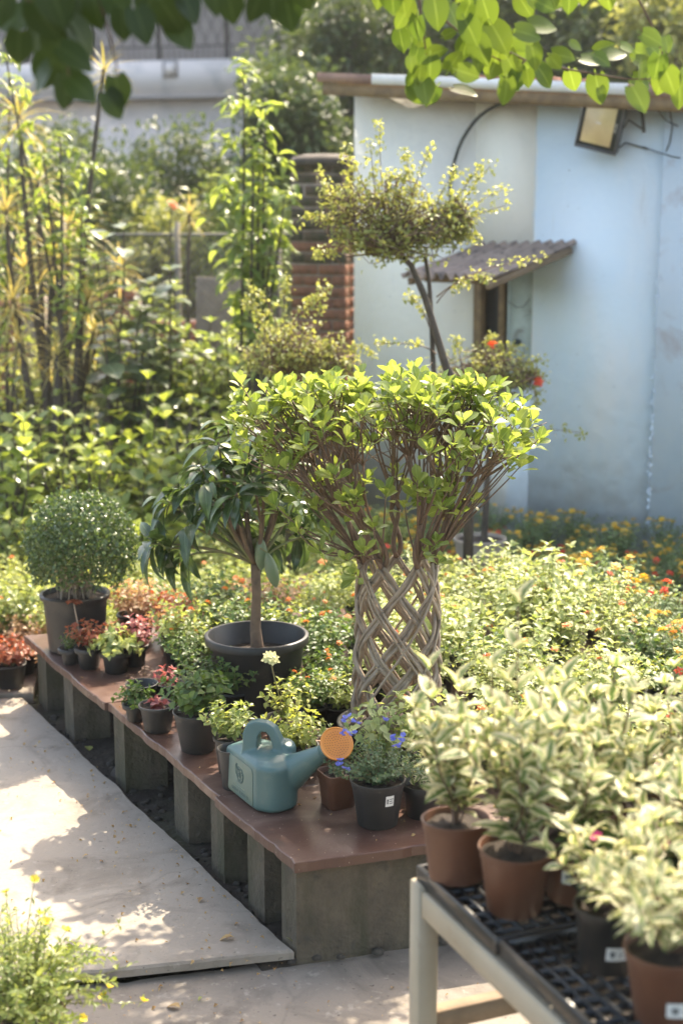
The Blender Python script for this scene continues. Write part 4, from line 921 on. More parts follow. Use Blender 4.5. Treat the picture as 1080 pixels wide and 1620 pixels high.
t = thing('plant_pot', 'fat brown fabric pot behind the left side of the woven trunk', 'pot', tuple(G(520, 985, 0.05))); t.location.z = 0.05; pot_parts(t, .15, .13, .24, M['brown_pot'], rim=.006); fill(t, .2, .12, .12, 10, 4, lv_s, 'leaf_lantana_dark', 19)
t = thing('plant_pot', 'large grey-rimmed pot behind the right side of the woven trunk', 'pot', tuple(G(655, 975, 0.05))); t.location.z = 0.05; pot_parts(t, .17, .14, .28, M['grey_plastic'], rim=.012); fill(t, .24, .08, .1, 8, 4, lv_s, 'leaf_lantana_dark', 20)
t = thing('grow_bag', 'black square grow bag standing on the slab left of the bench', 'pot', tuple(G(28, 1045, .012))); pot_parts(t, .095, .09, .17, BP, sq=7, rim=.003, rimh=.006, wob=0); fill(t, .15, .3, .2, 22, 6, lv_m, 'leaf_garden', 22)
t = thing('grow_bag', 'second black grow bag behind the first at the left edge', 'pot', tuple(G(60, 1020, .012) + Vector((-.5, .35, 0)))); pot_parts(t, .095, .09, .2, BP, sq=7, rim=.003, rimh=.006, wob=0); fill(t, .18, .3, .2, 20, 6, lv_m, 'leaf_yellowgreen', 23)

# ------------------------------------------------------------------ bedding plants: individuals copied from a few kinds
def bed_kind(seed, leafm, H, R, flower=None, nf=3, tm=None, nst=26, npair=6, potmat=BP):
    t = thing('bedding_plant', 'x', 'potted plant'); mb = MB()
    pr = [(.055, 0), (.07, .09), (.073, .09), (.073, .1), (.066, .1), (.06, .05)]
    mb.lathe(pr, 14); mb.obj('pot', potmat, t)
    tips = fill(t, .09, H, R, nst, npair, tm or leaf('ovate', .034, .022, 2, .2, .5), leafm, seed, hvar=.3, rbase=.01)
    r = random.Random(seed)
    for k in range(nf if flower else 0):
        fm = FL[flower if isinstance(flower, str) else r.choice(flower)]; put_flower(t, fm, r.choice(tips) + np.array([0, 0, .012]), r, r.uniform(.7, 1.0) * (1.7 if leafm == 'leaf_sage' else 1))
    return t
K = {
 'pale': [bed_kind(101, 'leaf_lantana_pale', .2, .15, ('orange', 'red'), 1, leaf('ovate', .046, .024, 3, .2, .6), 20, 5), bed_kind(102, 'leaf_lantana_pale', .3, .15, None, 0, leaf('ovate', .05, .024, 3, .2, .7), 18, 7), bed_kind(103, 'leaf_lantana_pale', .23, .14, 'red', 1, leaf('ovate', .03, .016, 2, .2, .6), 30, 7), bed_kind(107, 'leaf_lantana_pale', .2, .16, 'orange', 2)],
 'yg': [bed_kind(111, 'leaf_yellowgreen', .16, .15, None, 0), bed_kind(112, 'leaf_yellowgreen', .2, .15, 'orange', 1), bed_kind(113, 'leaf_lantana_pale', .15, .15, None, 0)],
 'dark': [bed_kind(121, 'leaf_lantana_dark', .16, .14, ('orange', 'red'), 2), bed_kind(122, 'leaf_lantana_dark', .2, .14, 'orange', 1), bed_kind(123, 'leaf_garden', .17, .15, 'orange', 2)],
 'red': [bed_kind(131, 'leaf_tan', .12, .14, None, 0), bed_kind(132, 'leaf_red', .13, .13, None, 0), bed_kind(133, 'leaf_tan', .14, .13, None, 0)],
 'sage': [bed_kind(141, 'leaf_sage', .26, .19, 'yellow', 10, leaf('lance', .04, .014, 2, .2, .5), 34, 8), bed_kind(142, 'leaf_sage', .3, .18, 'yellow', 9, leaf('lance', .04, .014, 2, .2, .5), 34, 8), bed_kind(143, 'leaf_sage', .24, .19, ('orange', 'red', 'yellow', 'yellow'), 8, leaf('lance', .04, .014, 2, .2, .5), 34, 8)],
}
LAB = {'pale': ('pale yellow-green variegated bedding plant among the mass right of the woven trunk', 'pale variegated plants of the bed'),
       'yg': ('yellow-green low bedding plant in the sunny far part of the bed behind the mango tub', 'yellow-green plants of the far bed'),
       'dark': ('green leafy bedding plant with small orange flowers near the black tub', 'green flowering plants of the bed'),
       'red': ('tan and russet leafed bedding plant between the topiary and the mango tub', 'russet plants of the bed'),
       'sage': ('grey-green bush with yellow flowers in the shade at the foot of the blue wall', 'yellow-flowered bushes by the shed wall')}
used = {}
occupied = [(mg.location.x, mg.location.y, .26), (tb.location.x, tb.location.y, .24), (br.location.x, br.location.y, .27)]
for o in list(C.objects):
    if o.name.startswith(('potted_plant', 'plant_pot', 'planter', 'grow_bag')) and o.parent is None: occupied.append((o.location.x, o.location.y, .125))
r = random.Random(77)
LOOK = {'pale': ['pale variegated bedding plant with a single red-orange bloom', 'tall pale yellow-green bedding plant without blooms', 'dense pale bedding plant with one red bloom', 'low wide pale bedding plant with two orange blooms'],
        'yg': ['low yellow-green bedding plant', 'yellow-green bedding plant with one orange bloom', 'flat pale green bedding plant'],
        'dark': ['dark green bedding plant with orange and red blooms', 'taller dark green bedding plant with one orange bloom', 'bright green bedding plant with two orange blooms'],
        'red': ['tan-leaved bedding plant', 'russet-leaved bedding plant', 'taller tan and cream leaved bedding plant'],
        'sage': ['grey-green bush thick with yellow flowers', 'taller grey-green bush with yellow flowers', 'grey-green bush with mixed orange and yellow flowers']}
def where(x, y, z):
    px = 540 + 2400 * x / (y * .98 + .38)
    a = 'beyond the far end of the bench' if z < .1 and y > 7 and px < 560 else ('in front of the blue wall' if z < .1 else ('at the near side of the bench' if y < 5.4 else ('midway along the bench' if y < 6.2 else 'towards the far side of the bench')))
    b = 'at the left edge' if px < 60 else ('left of the mango tub' if px < 300 else ('behind the mango tub' if px < 500 else ('by the woven trunk' if px < 720 else ('right of the trunk' if px < 920 else 'near the right edge'))))
    return a, b
def bed_label(kind, k, x, y, z):
    a, b = where(x, y, z); return ' '.join((LOOK[kind][k] + ' ' + b + ' ' + a).split()[:16]) if len((LOOK[kind][k] + ' ' + b + ' ' + a).split()) <= 16 else LOOK[kind][k] + ' ' + b
def bed(kind, pts):
    for (x, y, z, s) in pts:
        k = r.randrange(len(K[kind])); LAB[kind] = (bed_label(kind, k, x, y, z), LAB[kind][1]); src = K[kind][k]; key = (kind, k); rz = r.uniform(0, 6.28)
        if key not in used:
            used[key] = 1; src.location = (x, y, z); src.rotation_euler.z = rz; src.scale = (s, s, s); src['label'], src['group'] = LAB[kind]
        else: dup(src, (x, y, z), rz, s, LAB[kind][0], LAB[kind][1])
def uv_of(x, y):
    d = Vector((x - BC.x, y - BC.y)); det = BU.x * BV.y - BU.y * BV.x
    return (d.x * BV.y - d.y * BV.x) / det, (BU.x * d.y - BU.y * d.x) / det
def wall_dist(x, y):   # signed distance in front of the shed wall
    return (WL.x - x) * -WN.x + (WL.y - y) * -WN.y
WL = Vector((.0875, 10.7, 0)); WD = Vector((math.cos(rad(35)), -math.sin(rad(35)), 0)); WN = Vector((-math.sin(rad(35)), -math.cos(rad(35)), 0))
pl = {k: [] for k in K}; yy = 4.75
while yy < 9.6:
    xx = -2.6 + r.uniform(0, .1)
    while xx < .24 * yy + .25:
        x = xx + r.uniform(-.05, .05); y = yy + r.uniform(-.05, .05); xx += .205 if yy < 7.3 else .235
        if any(math.hypot(x - a, y - b) < c for a, b, c in occupied): continue
        u, v = uv_of(x, y); onb = -.0 < u < BL - .08 and v > .1 and v < WID - .08
        wd = (Vector((x, y, 0)) - WL).dot(WN)
        if wd < .25: continue
        if onb and v < .34: continue
        if onb and u < (.42 if v < .55 else .2): continue
        if not onb and u < BL: 
            if v < .1 or u < .1: continue
        if not onb and v < -.35: continue
        z = BZ if onb else (.02 if u > BL else 0)
        px = 540 + 2400 * x / (y * .98 + .38)
        if x > .25 and y > 7.25 - max(0, px - 880) * .0085: kind = 'sage'
        elif px > 655: kind = 'pale' if r.random() > (.3 if (y < 5.9 or px > 900) else .1) else r.choice(('dark', 'yg'))
        elif y > 7.0: kind = 'yg'
        elif px < 330 and y > 6.05: kind = 'red'
        elif px < 600: kind = 'dark'
        else: kind = 'pale'
        if kind == 'dark' and y > 6.3: kind = r.choice(('yg', 'dark', 'red'))
        s = r.uniform(.75, 1.25)
        if kind == 'pale' and x > .6 and 5.7 < y < 7.4: s *= 1.2
        if kind in ('yg', 'pale') and z < .1: s *= 1.15
        if kind == 'sage': s *= .8 if z < .1 else .85
        elif kind == 'pale' and y > 6.5: s *= .72
        pl[kind].append((x, y, z, s))
    yy += .19 if yy < 7.3 else .23
for (px_, py_, s_) in ((330, 1125, .85), (372, 1128, .9), (412, 1122, .85), (500, 1150, .9), (535, 1150, .85), (300, 1085, .8), (285, 1060, .8), (520, 1110, .9)):
    g_ = G(px_, py_, BZ); pl['dark'].append((g_.x, g_.y, BZ, s_))
for k in pl: bed(k, pl[k])
for k in K:
    for i, src in enumerate(K[k]):
        if (k, i) not in used:
            for ch in list(src.children): bpy.data.objects.remove(ch)
            bpy.data.objects.remove(src)
print('bedding', {k: len(v) for k, v in pl.items()})

# ------------------------------------------------------------------ potting table with trays and variegated plants
TZ = .69; TK = G(648, 1388, TZ); TA = (G(890, 1618, TZ) - TK).normalized(); TB = Vector((-TA.y, TA.x, 0)); 
TLn, TW = 1.9, 1.25
tbl = thing('potting_table', 'cream painted metal table with a diagonal front rail carrying black trays', 'table', (TK.x, TK.y, 0))
def tp(a, b, z): return TK + TA * a + TB * b + Vector((0, 0, z - TZ))
def tl(a, b, z): return tp(a, b, z) - tbl.location
Rt = np.array([[TA.x, TB.x, 0], [TA.y, TB.y, 0], [0, 0, 1]])
def tbox(name, a0, a1, b0, b1, z0, z1, mat, parent=tbl, bv=.003):
    mb = MB(); mb.bevbox(list(tl((a0 + a1) / 2, (b0 + b1) / 2, (z0 + z1) / 2)), (a1 - a0, b1 - b0, z1 - z0), bv, Rt); return mb.obj(name, mat, parent, smooth=False)
for (a, b) in ((0, 0), (TLn - .05, 0), (0, TW - .05), (TLn - .05, TW - .05)): tbox('leg', a, a + .05, b, b + .05, lz, TZ - .002, M['beam'])
for b in (.0, TW - .05): tbox('rail', .052, TLn - .052, b + .004, b + .046, TZ - .075, TZ - .012, M['beam'])
for a in (.0, TLn - .05): tbox('rail', a + .004, a + .046, .052, TW - .052, TZ - .07, TZ - .012, M['beam'])
tbox('stretcher', .005, .045, .052, TW - .052, .315, .365, M['timber']); tbox('stretcher', TLn - .045, TLn - .005, .052, TW - .052, .315, .365, M['timber'])
for k in range(3): tbox('crossbar', .45 * (k + 1), .45 * (k + 1) + .03, .048, TW - .052, TZ - .045, TZ - .014, M['beam'])
# trays
def make_tray(label, Lt=.37, Wt=.305, nc=9, nr=8):
    t = thing('nursery_tray', label, 'tray', group='black grid trays on the potting table'); mb = MB()
    for (x, y, sx, sy) in ((0, -Wt / 2, Lt, .012), (0, Wt / 2, Lt, .012), (-Lt / 2, 0, .012, Wt + .012), (Lt / 2, 0, .012, Wt + .012)): mb.bevbox((x, y, .012), (sx, sy, .04), .002)
    mb.obj('tray_rim', M['tray_plastic'], t, smooth=False); mb = MB()
    for i in range(1, nc): mb.box((-Lt / 2 + Lt * i / nc, 0, .012), (.0055 if i % 3 else .012, Wt - .0125, .02))
    for j in range(1, nr): mb.box((0, -Wt / 2 + Wt * j / nr, .0135), (Lt - .0125, .0055 if j % 2 else .01, .018))
    tag(mb.obj('grid', M['tray_plastic'], t, smooth=False), kind='stuff'); return t
lab = ['black grid tray on the far left corner of the table', 'black grid tray second along the front rail, with sun patches', 'black grid tray third along the front rail', 'black grid tray nearest the camera on the front rail',
       'black grid tray in the middle row at the far end', 'black grid tray in the middle row beneath the labelled terracotta pot', 'black grid tray in the middle row under the black pot', 'black grid tray in the middle row nearest the camera',
       'black grid tray in the back row at the far end', 'black grid tray second in the back row', 'black grid tray third in the back row', 'black grid tray last in the back row']
tr0 = None; q = 0; angA = math.atan2(TA.y, TA.x)
for j in range(3):
    for i in range(4):
        p = tp(.20 + i * .395, .17 + j * .33, TZ + .001 + .003 * ((i + j) % 2)); 
        if tr0 is None: tr0 = make_tray(lab[0]); tr0.location = p; tr0.rotation_euler.z = angA
        else: dup(tr0, p, angA + rnd.uniform(-.03, .03), 1, lab[q])
        q += 1
TT = TZ + .026
lv_v = leaf('ovate', .072, .037, 5, .22, .5, pet=.004); lv_v2 = leaf('lance', .07, .023, 5, .25, .6, pet=.004)
def vplant(label, px, py, rt, rb, h, mat, H, R, nst, npair, seed, lv=lv_v, stick=None, zt=TT, extra=None, sc=(.6, 1.05), **kw):
    g = G(px, py, zt); t = thing('potted_plant', label, 'potted plant', (g.x, g.y, zt)); pot_parts(t, rt, rb, h, mat, rim=.004, band=True, rimh=.012, soil_d=.015)
    if stick: sticker(t, rt, rb, h, *stick)
    r = random.Random(seed); t.rotation_euler = (r.uniform(-.05, .05), r.uniform(-.05, .05), 0); paths, R_, T, tips = grow(r, H, R, nst, npair, t0=.15, elev=.8, hvar=.45, sc=sc, top=5, **kw); T = T + [0, 0, h - .015]
    if extra:
        for (ex, ey) in extra:
            e_ = np.array(list(P(ex, ey, g.y) - t.location)); p3 = bez((0, 0, h - .01), (0, 0, h + .1), (e_[0] * .8, 0, e_[2] * .6), e_, 9); paths.append(p3 - [0, 0, h - .015]); D, Nn, T2, S = [], [], [], []
            for k in range(3, 9):
                for s in (0, 1):
                    a = k * 1.57 + s * math.pi + .4; D.append([math.cos(a), math.sin(a), 1.1 + (k == 8)]); Nn.append([-math.cos(a), -math.sin(a), 1]); T2.append(p3[k]); S.append(r.uniform(.75, 1.05))
            R_ = np.concatenate([R_, frames(D, Nn, np.array(S))]); T = np.concatenate([T, T2])
    me = leaf_mesh('leaf', lv, M['leaf_varieg']); put_leaves(t, me, R_[:300], T[:300])
    if len(T) > 300: mb = MB(); mb.inst(lv, (R_[300:], T[300:])); tag(mb.obj('foliage', M['leaf_varieg'], t), kind='stuff')
    stems_obj(paths, .003, .0015, M['twig'], t, z0=h - .015); return t
TC = M['terracotta']
vplant('terracotta pot with cream-edged leaves at the far left corner of the table', 722, 1388, .075, .062, .14, TC, .33, .11, 8, 8, 201, extra=[(685, 1065), (728, 1090), (660, 1130)])
vplant('terracotta pot in front on the table with tall cream-edged shoots', 812, 1438, .078, .058, .145, TC, .42, .135, 11, 9, 202, extra=[(810, 955), (768, 1060), (850, 1080), (795, 1080), (875, 1110)])
vplant('terracotta pot with a white sticker, third along the table', 908, 1420, .075, .06, .14, TC, .34, .13, 9, 8, 203, stick=(-1.75, .055, .085, .06))
vplant('terracotta pot with a sunlit rim behind the stickered one', 935, 1372, .075, .06, .15, TC, .37, .14, 9, 8, 204, extra=[(905, 1080), (935, 1110), (880, 1130)])
vplant('variegated plant towards the far side of the table behind the sunlit pot', 880, 1330, .075, .06, .14, TC, .26, .12, 7, 8, 205)
vplant('bushy variegated plant at the back of the table, left of the right-edge one', 1010, 1370, .08, .06, .15, TC, .25, .15, 10, 7, 206, sc=(.5, .9))
vplant('bushy variegated plant at the right edge of the photo, back of the table', 1075, 1330, .08, .06, .15, TC, .34, .17, 12, 8, 207, sc=(.5, .9))
vplant('black pot with a white sticker and grey-green narrow leaves on the table', 958, 1528, .068, .054, .13, BP, .2, .14, 12, 7, 208, lv=lv_v2, stick=(-1.35, .04, .068, .055))
vplant('large terracotta pot with a white sticker at the lower right corner', 1062, 1612, .085, .068, .15, TC, .25, .16, 15, 7, 209, lv=lv_v2, stick=(-1.45, .045, .075, .07))
vplant('terracotta pot with cream leaves at the right edge, middle of the table', 1090, 1470, .08, .065, .15, TC, .28, .16, 12, 7, 210)
for (px, py, lb, sd_, fl) in ((945, 1448, 'small pot of dark leaves with a magenta flower in the middle of the table', 220, [(943, 1328)]), (1050, 1455, 'second pot with a magenta flower further right on the table', 221, [(1056, 1345)])):
    g = G(px, py, TT); t = thing('potted_plant', lb, 'potted plant', (g.x, g.y, TT)); pot_parts(t, .05, .04, .09, BP); fill(t, .08, .13, .08, 18, 7, lv_s, 'leaf_lantana_dark', sd_)
    for (fx_, fy_) in fl: put_flower(t, FM, P(fx_, fy_, g.y - .07) - t.location, random.Random(3), 1.0)
o = link('fallen_leaf', leaf_mesh('fallen_leaf', leaf('ovate', .05, .035, 4, .4, 1.6), M['leaf_dry'])); o.location = tp(.27, .37, TT + .012); o.rotation_euler = (.4, .3, 1); tag(o, 'curled dry brown leaf lying on the trays beside the black pot', 'leaf', 'fallen leaves')

# ------------------------------------------------------------------ foreground flowering pot, bottom left
g = G(22, 1592, .22); t = thing('potted_plant', 'terracotta pot of feathery green plant with lemon yellow flowers in the near left corner', 'potted plant', (g.x, g.y, lz)); pot_parts(t, .12, .09, .26, TC, rim=.008)
r = random.Random(301); paths, R_, T, tips = grow(r, .3, .27, 110, 15, t0=.1, elev=.7, hvar=.45, droop=.4, sc=(.6, 1.2), rbase=.05); T = T + [0, 0, .26]
mb = MB(); mb.inst(leaf('lance', .028, .011, 2, .2, .4), (R_, T)); tag(mb.obj('foliage', M['leaf_garden'], t), kind='stuff'); stems_obj(paths, .0018, .0009, M['greenstem'], t, z0=.26)
ex = []
for (px, py) in ((55, 1393), (10, 1413), (63, 1447), (75, 1460), (105, 1473), (188, 1463), (108, 1548), (172, 1563), (165, 1577), (227, 1585), (130, 1612), (210, 1525)):
    e_ = np.array(list(P(px, py, g.y + r.uniform(-.05, .08)) - t.location)); c_ = np.array([e_[0] * .3, e_[1] * .3, .3]); p3 = bez((0, 0, .25), c_, (e_[0] * .7, e_[1] * .7, .75 * e_[2] + .06), e_, 8); ex.append(p3)
    if (px, py) not in ((188, 1463), (210, 1525)): put_flower(t, FY, e_, r, 1.0)
    D, Nn, T2 = [], [], []
    for k in range(2, 8):
        for s in range(4): D.append(rvec(r, .6) + [0, 0, .4]); Nn.append([0, 0, 1]); T2.append(p3[k])
    mb = MB(); mb.inst(leaf('lance', .02, .008, 2, .2, .4), (frames(D, Nn, 1.0), np.array(T2))); tag(mb.obj('foliage', M['leaf_garden'], t), kind='stuff')
stems_obj(ex, .0016, .0008, M['greenstem'], t)

# ------------------------------------------------------------------ shed
shed = thing('shed', 'rendered shed painted white on the left and light blue on the right', 'shed', tuple(WL), -rad(35))
# local x runs along the wall, local -y points to the garden
LW = 2.27; zt0, zt1 = P(560, 138, 10.7).z, P(1045, 160, 9.4).z
def zt(x): return zt0 + (zt1 - zt0) * x / LW
wx0, wx1, wz0, wz1 = .955, 1.40, 1.02, P(800, 428, 9.95).z
mb = MB()
def wallbox(x0, x1, z0a, z1a, z0b, z1b, y0=0, y1=.14, nx=1):
    V = []
    for y in (y0, y1): V += [(x0, y, z0a), (x1, y, z0b), (x1, y, z1b), (x0, y, z1a)]
    mb.add(V, [(0, 1, 2, 3), (7, 6, 5, 4), (0, 4, 5, 1), (1, 5, 6, 2), (2, 6, 7, 3), (3, 7, 4, 0)])
wallbox(0, wx0, -.15, zt(0), -.15, zt(wx0)); wallbox(wx1, LW, -.15, zt(wx1), -.15, zt(LW)); wallbox(wx0, wx1, -.15, wz0, -.15, wz0); wallbox(wx0, wx1, wz1, zt(wx0), wz1, zt(wx1))
mb.obj('wall', M['wall'], shed, smooth=False)
mb = MB(); wallbox(LW + .002, 5.0, -.15, zt(LW) - .0, -.15, zt(5.0), -.03, .14); mb.obj('side_bay', M['wall_side'], shed, smooth=False)
mb = MB(); mb.box((.07, 1.6, 1.35), (.14, 2.9, 3.0)); mb.obj('side_wall', M['wall_side'], shed, smooth=False)
# eroded seam between the bays
mb = MB(); r = random.Random(8)
for k in range(110):
    z = r.uniform(.2, 1.9); s = r.uniform(.003, .010); mb.add(ico_V * [s, s * .5, s * 1.3] + np.array([LW + r.gauss(0, .006), -.03, z]), ico_F)
tag(mb.obj('crumbling_render', M['wall_side'], shed), kind='stuff')
# cracks and a loose cable on the wall (thin strips with depth)
def wpt(px, py, off=.02):
    """point of the wall plane seen at a pixel, in shed coordinates"""
    d = P(px, py, 5.0) - Vector((0, 0, EYE)); o0 = Vector((0, 0, EYE)); k = (WL - o0).dot(WN) / d.dot(WN); p = o0 + d * k - WL
    return Vector((p.dot(WD), -off, p.z))
mb = MB()
for line in ([(1048, 155), (1043, 175), (1055, 190), (1062, 194), (1075, 200)], [(1060, 160), (1066, 200), (1062, 225), (1056, 240)], [(1020, 232), (1040, 240), (1066, 248), (1078, 250)]):
    mb.tube([list(wpt(x, y, .0335)) for x, y in line], .0035, 5)
mb.obj('crack', M['hose'], shed)
# window: jamb boards and a pale shutter
mb = MB(); mb.box(((wx0 + wx1) / 2, .13, (wz0 + wz1) / 2), (wx1 - wx0, .02, wz1 - wz0)); mb.obj('dark_interior', M['far_dark'], shed, smooth=False)
x_ = wpt(800, 500).x
mb = MB(); mb.bevbox((wx0 + .0275, .05, (wz0 + wz1) / 2), (.055, .08, wz1 - wz0 - .004), .003); o = mb.obj('jamb', M['darkwood'], shed, smooth=False)
mb = MB(); mb.bevbox((wx0 + .14, .055, wz0 + .16), (.16, .05, .32), .003); mb.bevbox((wx0 + .14, .055, wz1 - .035), (.16, .05, .06), .003); mb.bevbox((wx0 + .20, .055, wz0 + .5), (.045, .05, .36), .002); o = mb.obj('board_frame', M['darkwood'], shed, smooth=False)
mb = MB(); mb.bevbox(((x_ + wx1) / 2 + .004, .03, (wz0 + wz1) / 2), (wx1 - x_ - .012, .03, wz1 - wz0 - .012), .003); sh = mb.obj('shutter', M['door'], shed, smooth=False)
mb = MB()
for xx in (x_ + .006, wx1 - .022): mb.bevbox((xx + .008, .011, (wz0 + wz1) / 2), (.018, .01, wz1 - wz0 - .03), .002)
mb.bevbox(((x_ + wx1) / 2, .011, wz0 + .08), (wx1 - x_ - .04, .01, .03), .002); mb.obj('batten', M['door'], sh, smooth=False)
mb = MB(); mb.tube([[x_ + .01, .005, wz1 - .2], [x_ + .08, -.004, wz1 - .24], [x_ + .13, -.004, wz1 - .23], [wx1 - .02, .005, wz1 - .18]], .003, 5); mb.obj('string', M['wire'], sh)
mb = MB(); mb.tube([list(wpt(818, 541, -.02)), list(wpt(818, 541, .03))], [.02, .02], 12); mb.obj('knob', M['hose'], sh)
# awning
Wm = Matrix.Translation(WL) @ Matrix.Rotation(-rad(35), 4, 'Z'); Wi = Wm.inverted()
aw = thing('awning', 'corrugated grey-brown cement sheet awning over the shed window', 'awning', tuple(WL), -rad(35))
A1 = wpt(912, 384, 0.004); A0 = wpt(775, 388, .004); B1 = Wi @ P(772, 441, 9.12); B0 = Wi @ P(634, 434, 9.62)
A0 = A0 + Vector((-.12, 0, 0)); nC = 9; nA = nC * 10; V = []; F = []
for side in (1, 0):
    for j in range(5):
        for i in range(nA + 1):
            f = i / nA; a = A0.lerp(A1, f); b = B0.lerp(B1, f); p = a.lerp(b, j / 4); V.append((p.x, p.y - 0, p.z + .022 * math.sin(f * nC * 2 * math.pi + math.pi) + (.003 if side else -.003) - .01 * math.sin(math.pi * j / 4)))
ns = 5 * (nA + 1)
for j in range(4):
    for i in range(nA):
        a = j * (nA + 1) + i; F.append((a, a + 1, a + nA + 2, a + nA + 1)); F.append((ns + a, ns + a + nA + 1, ns + a + nA + 2, ns + a + 1))
for i in range(nA): a = 4 * (nA + 1) + i; F.append((a, a + 1, ns + a + 1, ns + a))
for j in range(4): a = j * (nA + 1) + nA; F.append((a, a + nA + 1, ns + a + nA + 1, ns + a)); a = j * (nA + 1); F.append((a, ns + a, ns + a + nA + 1, a + nA + 1))
mb = MB(); mb.add(V, F); mb.obj('corrugated_sheet', M['asbestos'], aw)
def bar(name, a, b, w_, h_, mat, parent):
    a, b = Vector(a), Vector(b); mb = MB(); d = (b - a); R = d.normalized().to_track_quat('X', 'Z').to_matrix(); mb.bevbox(list((a + b) / 2), (d.length, w_, h_), .002, np.array(R)); return mb.obj(name, mat, parent, smooth=False)
dn = Vector((0, 0, -.045))
bar('edge_batten', A1 + dn + Vector((-.03, -.02, 0)), B1 + dn + Vector((-.02, .02, 0)), .03, .045, M['timber'], aw); bar('edge_batten', A0 + dn + Vector((.05, -.02, 0)), B0 + dn + Vector((.05, .02, 0)), .03, .045, M['timber'], aw)
bar('purlin', A0.lerp(B0, .8) + dn + Vector((.07, 0, -.02)), A1.lerp(B1, .8) + dn + Vector((-.04, 0, -.02)), .03, .035, M['timber'], aw)
# roof
rf = thing('shed_roof', 'thin flat roof of the shed with a white painted fascia and rusty sheet ends', 'roof', tuple(WL), -rad(35))
E0 = Wi @ P(515, 131, 10.75); E1 = wpt(1080, 152, .25)
def rz(x): return zt(x) + .02
mb = MB(); V = []
for (x, y, z) in ((-.12, -.24, rz(-.12) + .02), (5.0, -.24, rz(5) + .02), (5.0, 3.2, rz(5) - .25), (-.12, 3.2, rz(-.12) - .25)): V += [(x, y, z), (x, y, z + .025)]
mb.add(V, [(0, 2, 3, 1), (2, 4, 5, 3), (4, 6, 7, 5), (6, 0, 1, 7), (1, 3, 5, 7), (0, 6, 4, 2)]); mb.obj('roof_sheet', M['rust'], rf, smooth=False)
def fascia(name, x0, x1, z_off, h_, mat, y=-.26, th=.025):
    mb = MB(); V = []
    for yy_ in (y, y + th): V += [(x0, yy_, rz(x0) + z_off), (x1, yy_, rz(x1) + z_off), (x1, yy_, rz(x1) + z_off + h_), (x0, yy_, rz(x0) + z_off + h_)]
    mb.add(V, [(0, 1, 2, 3), (7, 6, 5, 4), (0, 4, 5, 1), (1, 5, 6, 2), (2, 6, 7, 3), (3, 7, 4, 0)]); mb.obj(name, mat, rf, smooth=False)
xw0 = wpt(622, 130).x; xw1 = wpt(1020, 150).x
fascia('rusty_edge', -.13, xw0 - .003, -.005, .062, M['rust']); fascia('white_fascia', xw0, xw1, -.004, .066, M['white_paint'], -.262); fascia('rusty_edge', xw1 + .003, 5.0, -.005, .065, M['rust'])
fascia('eaves_beam', -.1, 5.0, -.085, .079, M['darkwood'], -.235, .05)
for k, (px, w_) in enumerate(((790, .3), (870, .26), (940, .22))):
    x = wpt(px, 130).x; mb = MB(); mb.bevbox((x, -.16, rz(x) + .062), (w_, .14, .03), .008); o = mb.obj('roof_tile', M['brick'], rf, smooth=False)
mb = MB(); a = wpt(640, 146, .0); mb.tube([[a.x - .02, .0, a.z], [a.x - .03, -.16, a.z + .005]], .017, 12); mb.obj('drain_stub', M['hose'], rf)
# black hose on the wall
hs_ = thing('hose', 'black hose curving down the white wall from the eaves to the awning', 'hose', tuple(WL), -rad(35))
pts = [wpt(x, y, o_) for x, y, o_ in ((812, 160, .03), (795, 166, .05), (765, 185, .06), (738, 222, .06), (721, 270, .05), (718, 310, .05), (724, 345, .05), (740, 367, .04), (757, 381, .03))]
cur = []
for i in range(len(pts) - 1):
    for q in (0, .33, .66): 
        p0 = pts[max(i - 1, 0)]; p1 = pts[i]; p2 = pts[i + 1]; p3 = pts[min(i + 2, len(pts) - 1)]
        cur.append([.5 * ((2 * p1[k]) + (-p0[k] + p2[k]) * q + (2 * p0[k] - 5 * p1[k] + 4 * p2[k] - p3[k]) * q * q + (-p0[k] + 3 * p1[k] - 3 * p2[k] + p3[k]) * q ** 3) for k in range(3)])
cur.append(list(pts[-1])); mb = MB(); mb.tube(cur, .0115, 10); mb.obj('pipe', M['hose'], hs_)
mb = MB(); a = pts[0]; mb.tube([[a.x + .06, -.03, a.z + .005], [a.x - .02, -.035, a.z]], .022, 10); mb.obj('joint', M['hose'], hs_)
# floodlight
fc = Wm @ wpt(970, 197, .18)
fl = thing('floodlight', 'square LED floodlight tilted on the blue wall under the eaves', 'floodlight', tuple(fc))
fw, fh = .265, .335
nrmf = Vector((-.42, -.86, -.18)).normalized(); upf = Vector((.21, -.12, .97)); upf = (upf - nrmf * upf.dot(nrmf)).normalized(); rx = upf.cross(nrmf).normalized()
Rf = np.array([[rx.x, upf.x, nrmf.x], [rx.y, upf.y, nrmf.y], [rx.z, upf.z, nrmf.z]])
def fbox(name, c, s, mat, parent=fl, bv=.003):
    mb = MB(); mb.bevbox(np.array(Rf) @ np.array(c), s, bv, Rf); return mb.obj(name, mat, parent, smooth=False)
fbox('housing', (0, 0, -.03), (fw, fh, .045), M['housing'], bv=.012)
for (c, s) in (((0, fh / 2 - .008, 0), (fw, .016, .022)), ((0, -fh / 2 + .008, 0), (fw, .016, .022)), ((fw / 2 - .008, 0, 0), (.016, fh - .033, .022)), ((-fw / 2 + .008, 0, 0), (.016, fh - .033, .022))): fbox('frame', c, s, M['housing'])
fbox('glass_border', (0, 0, -.006), (fw - .032, fh - .032, .003), M['hose'], bv=.001)
iw, ih = fw - .075, fh - .075; mb = MB(); c = -.008
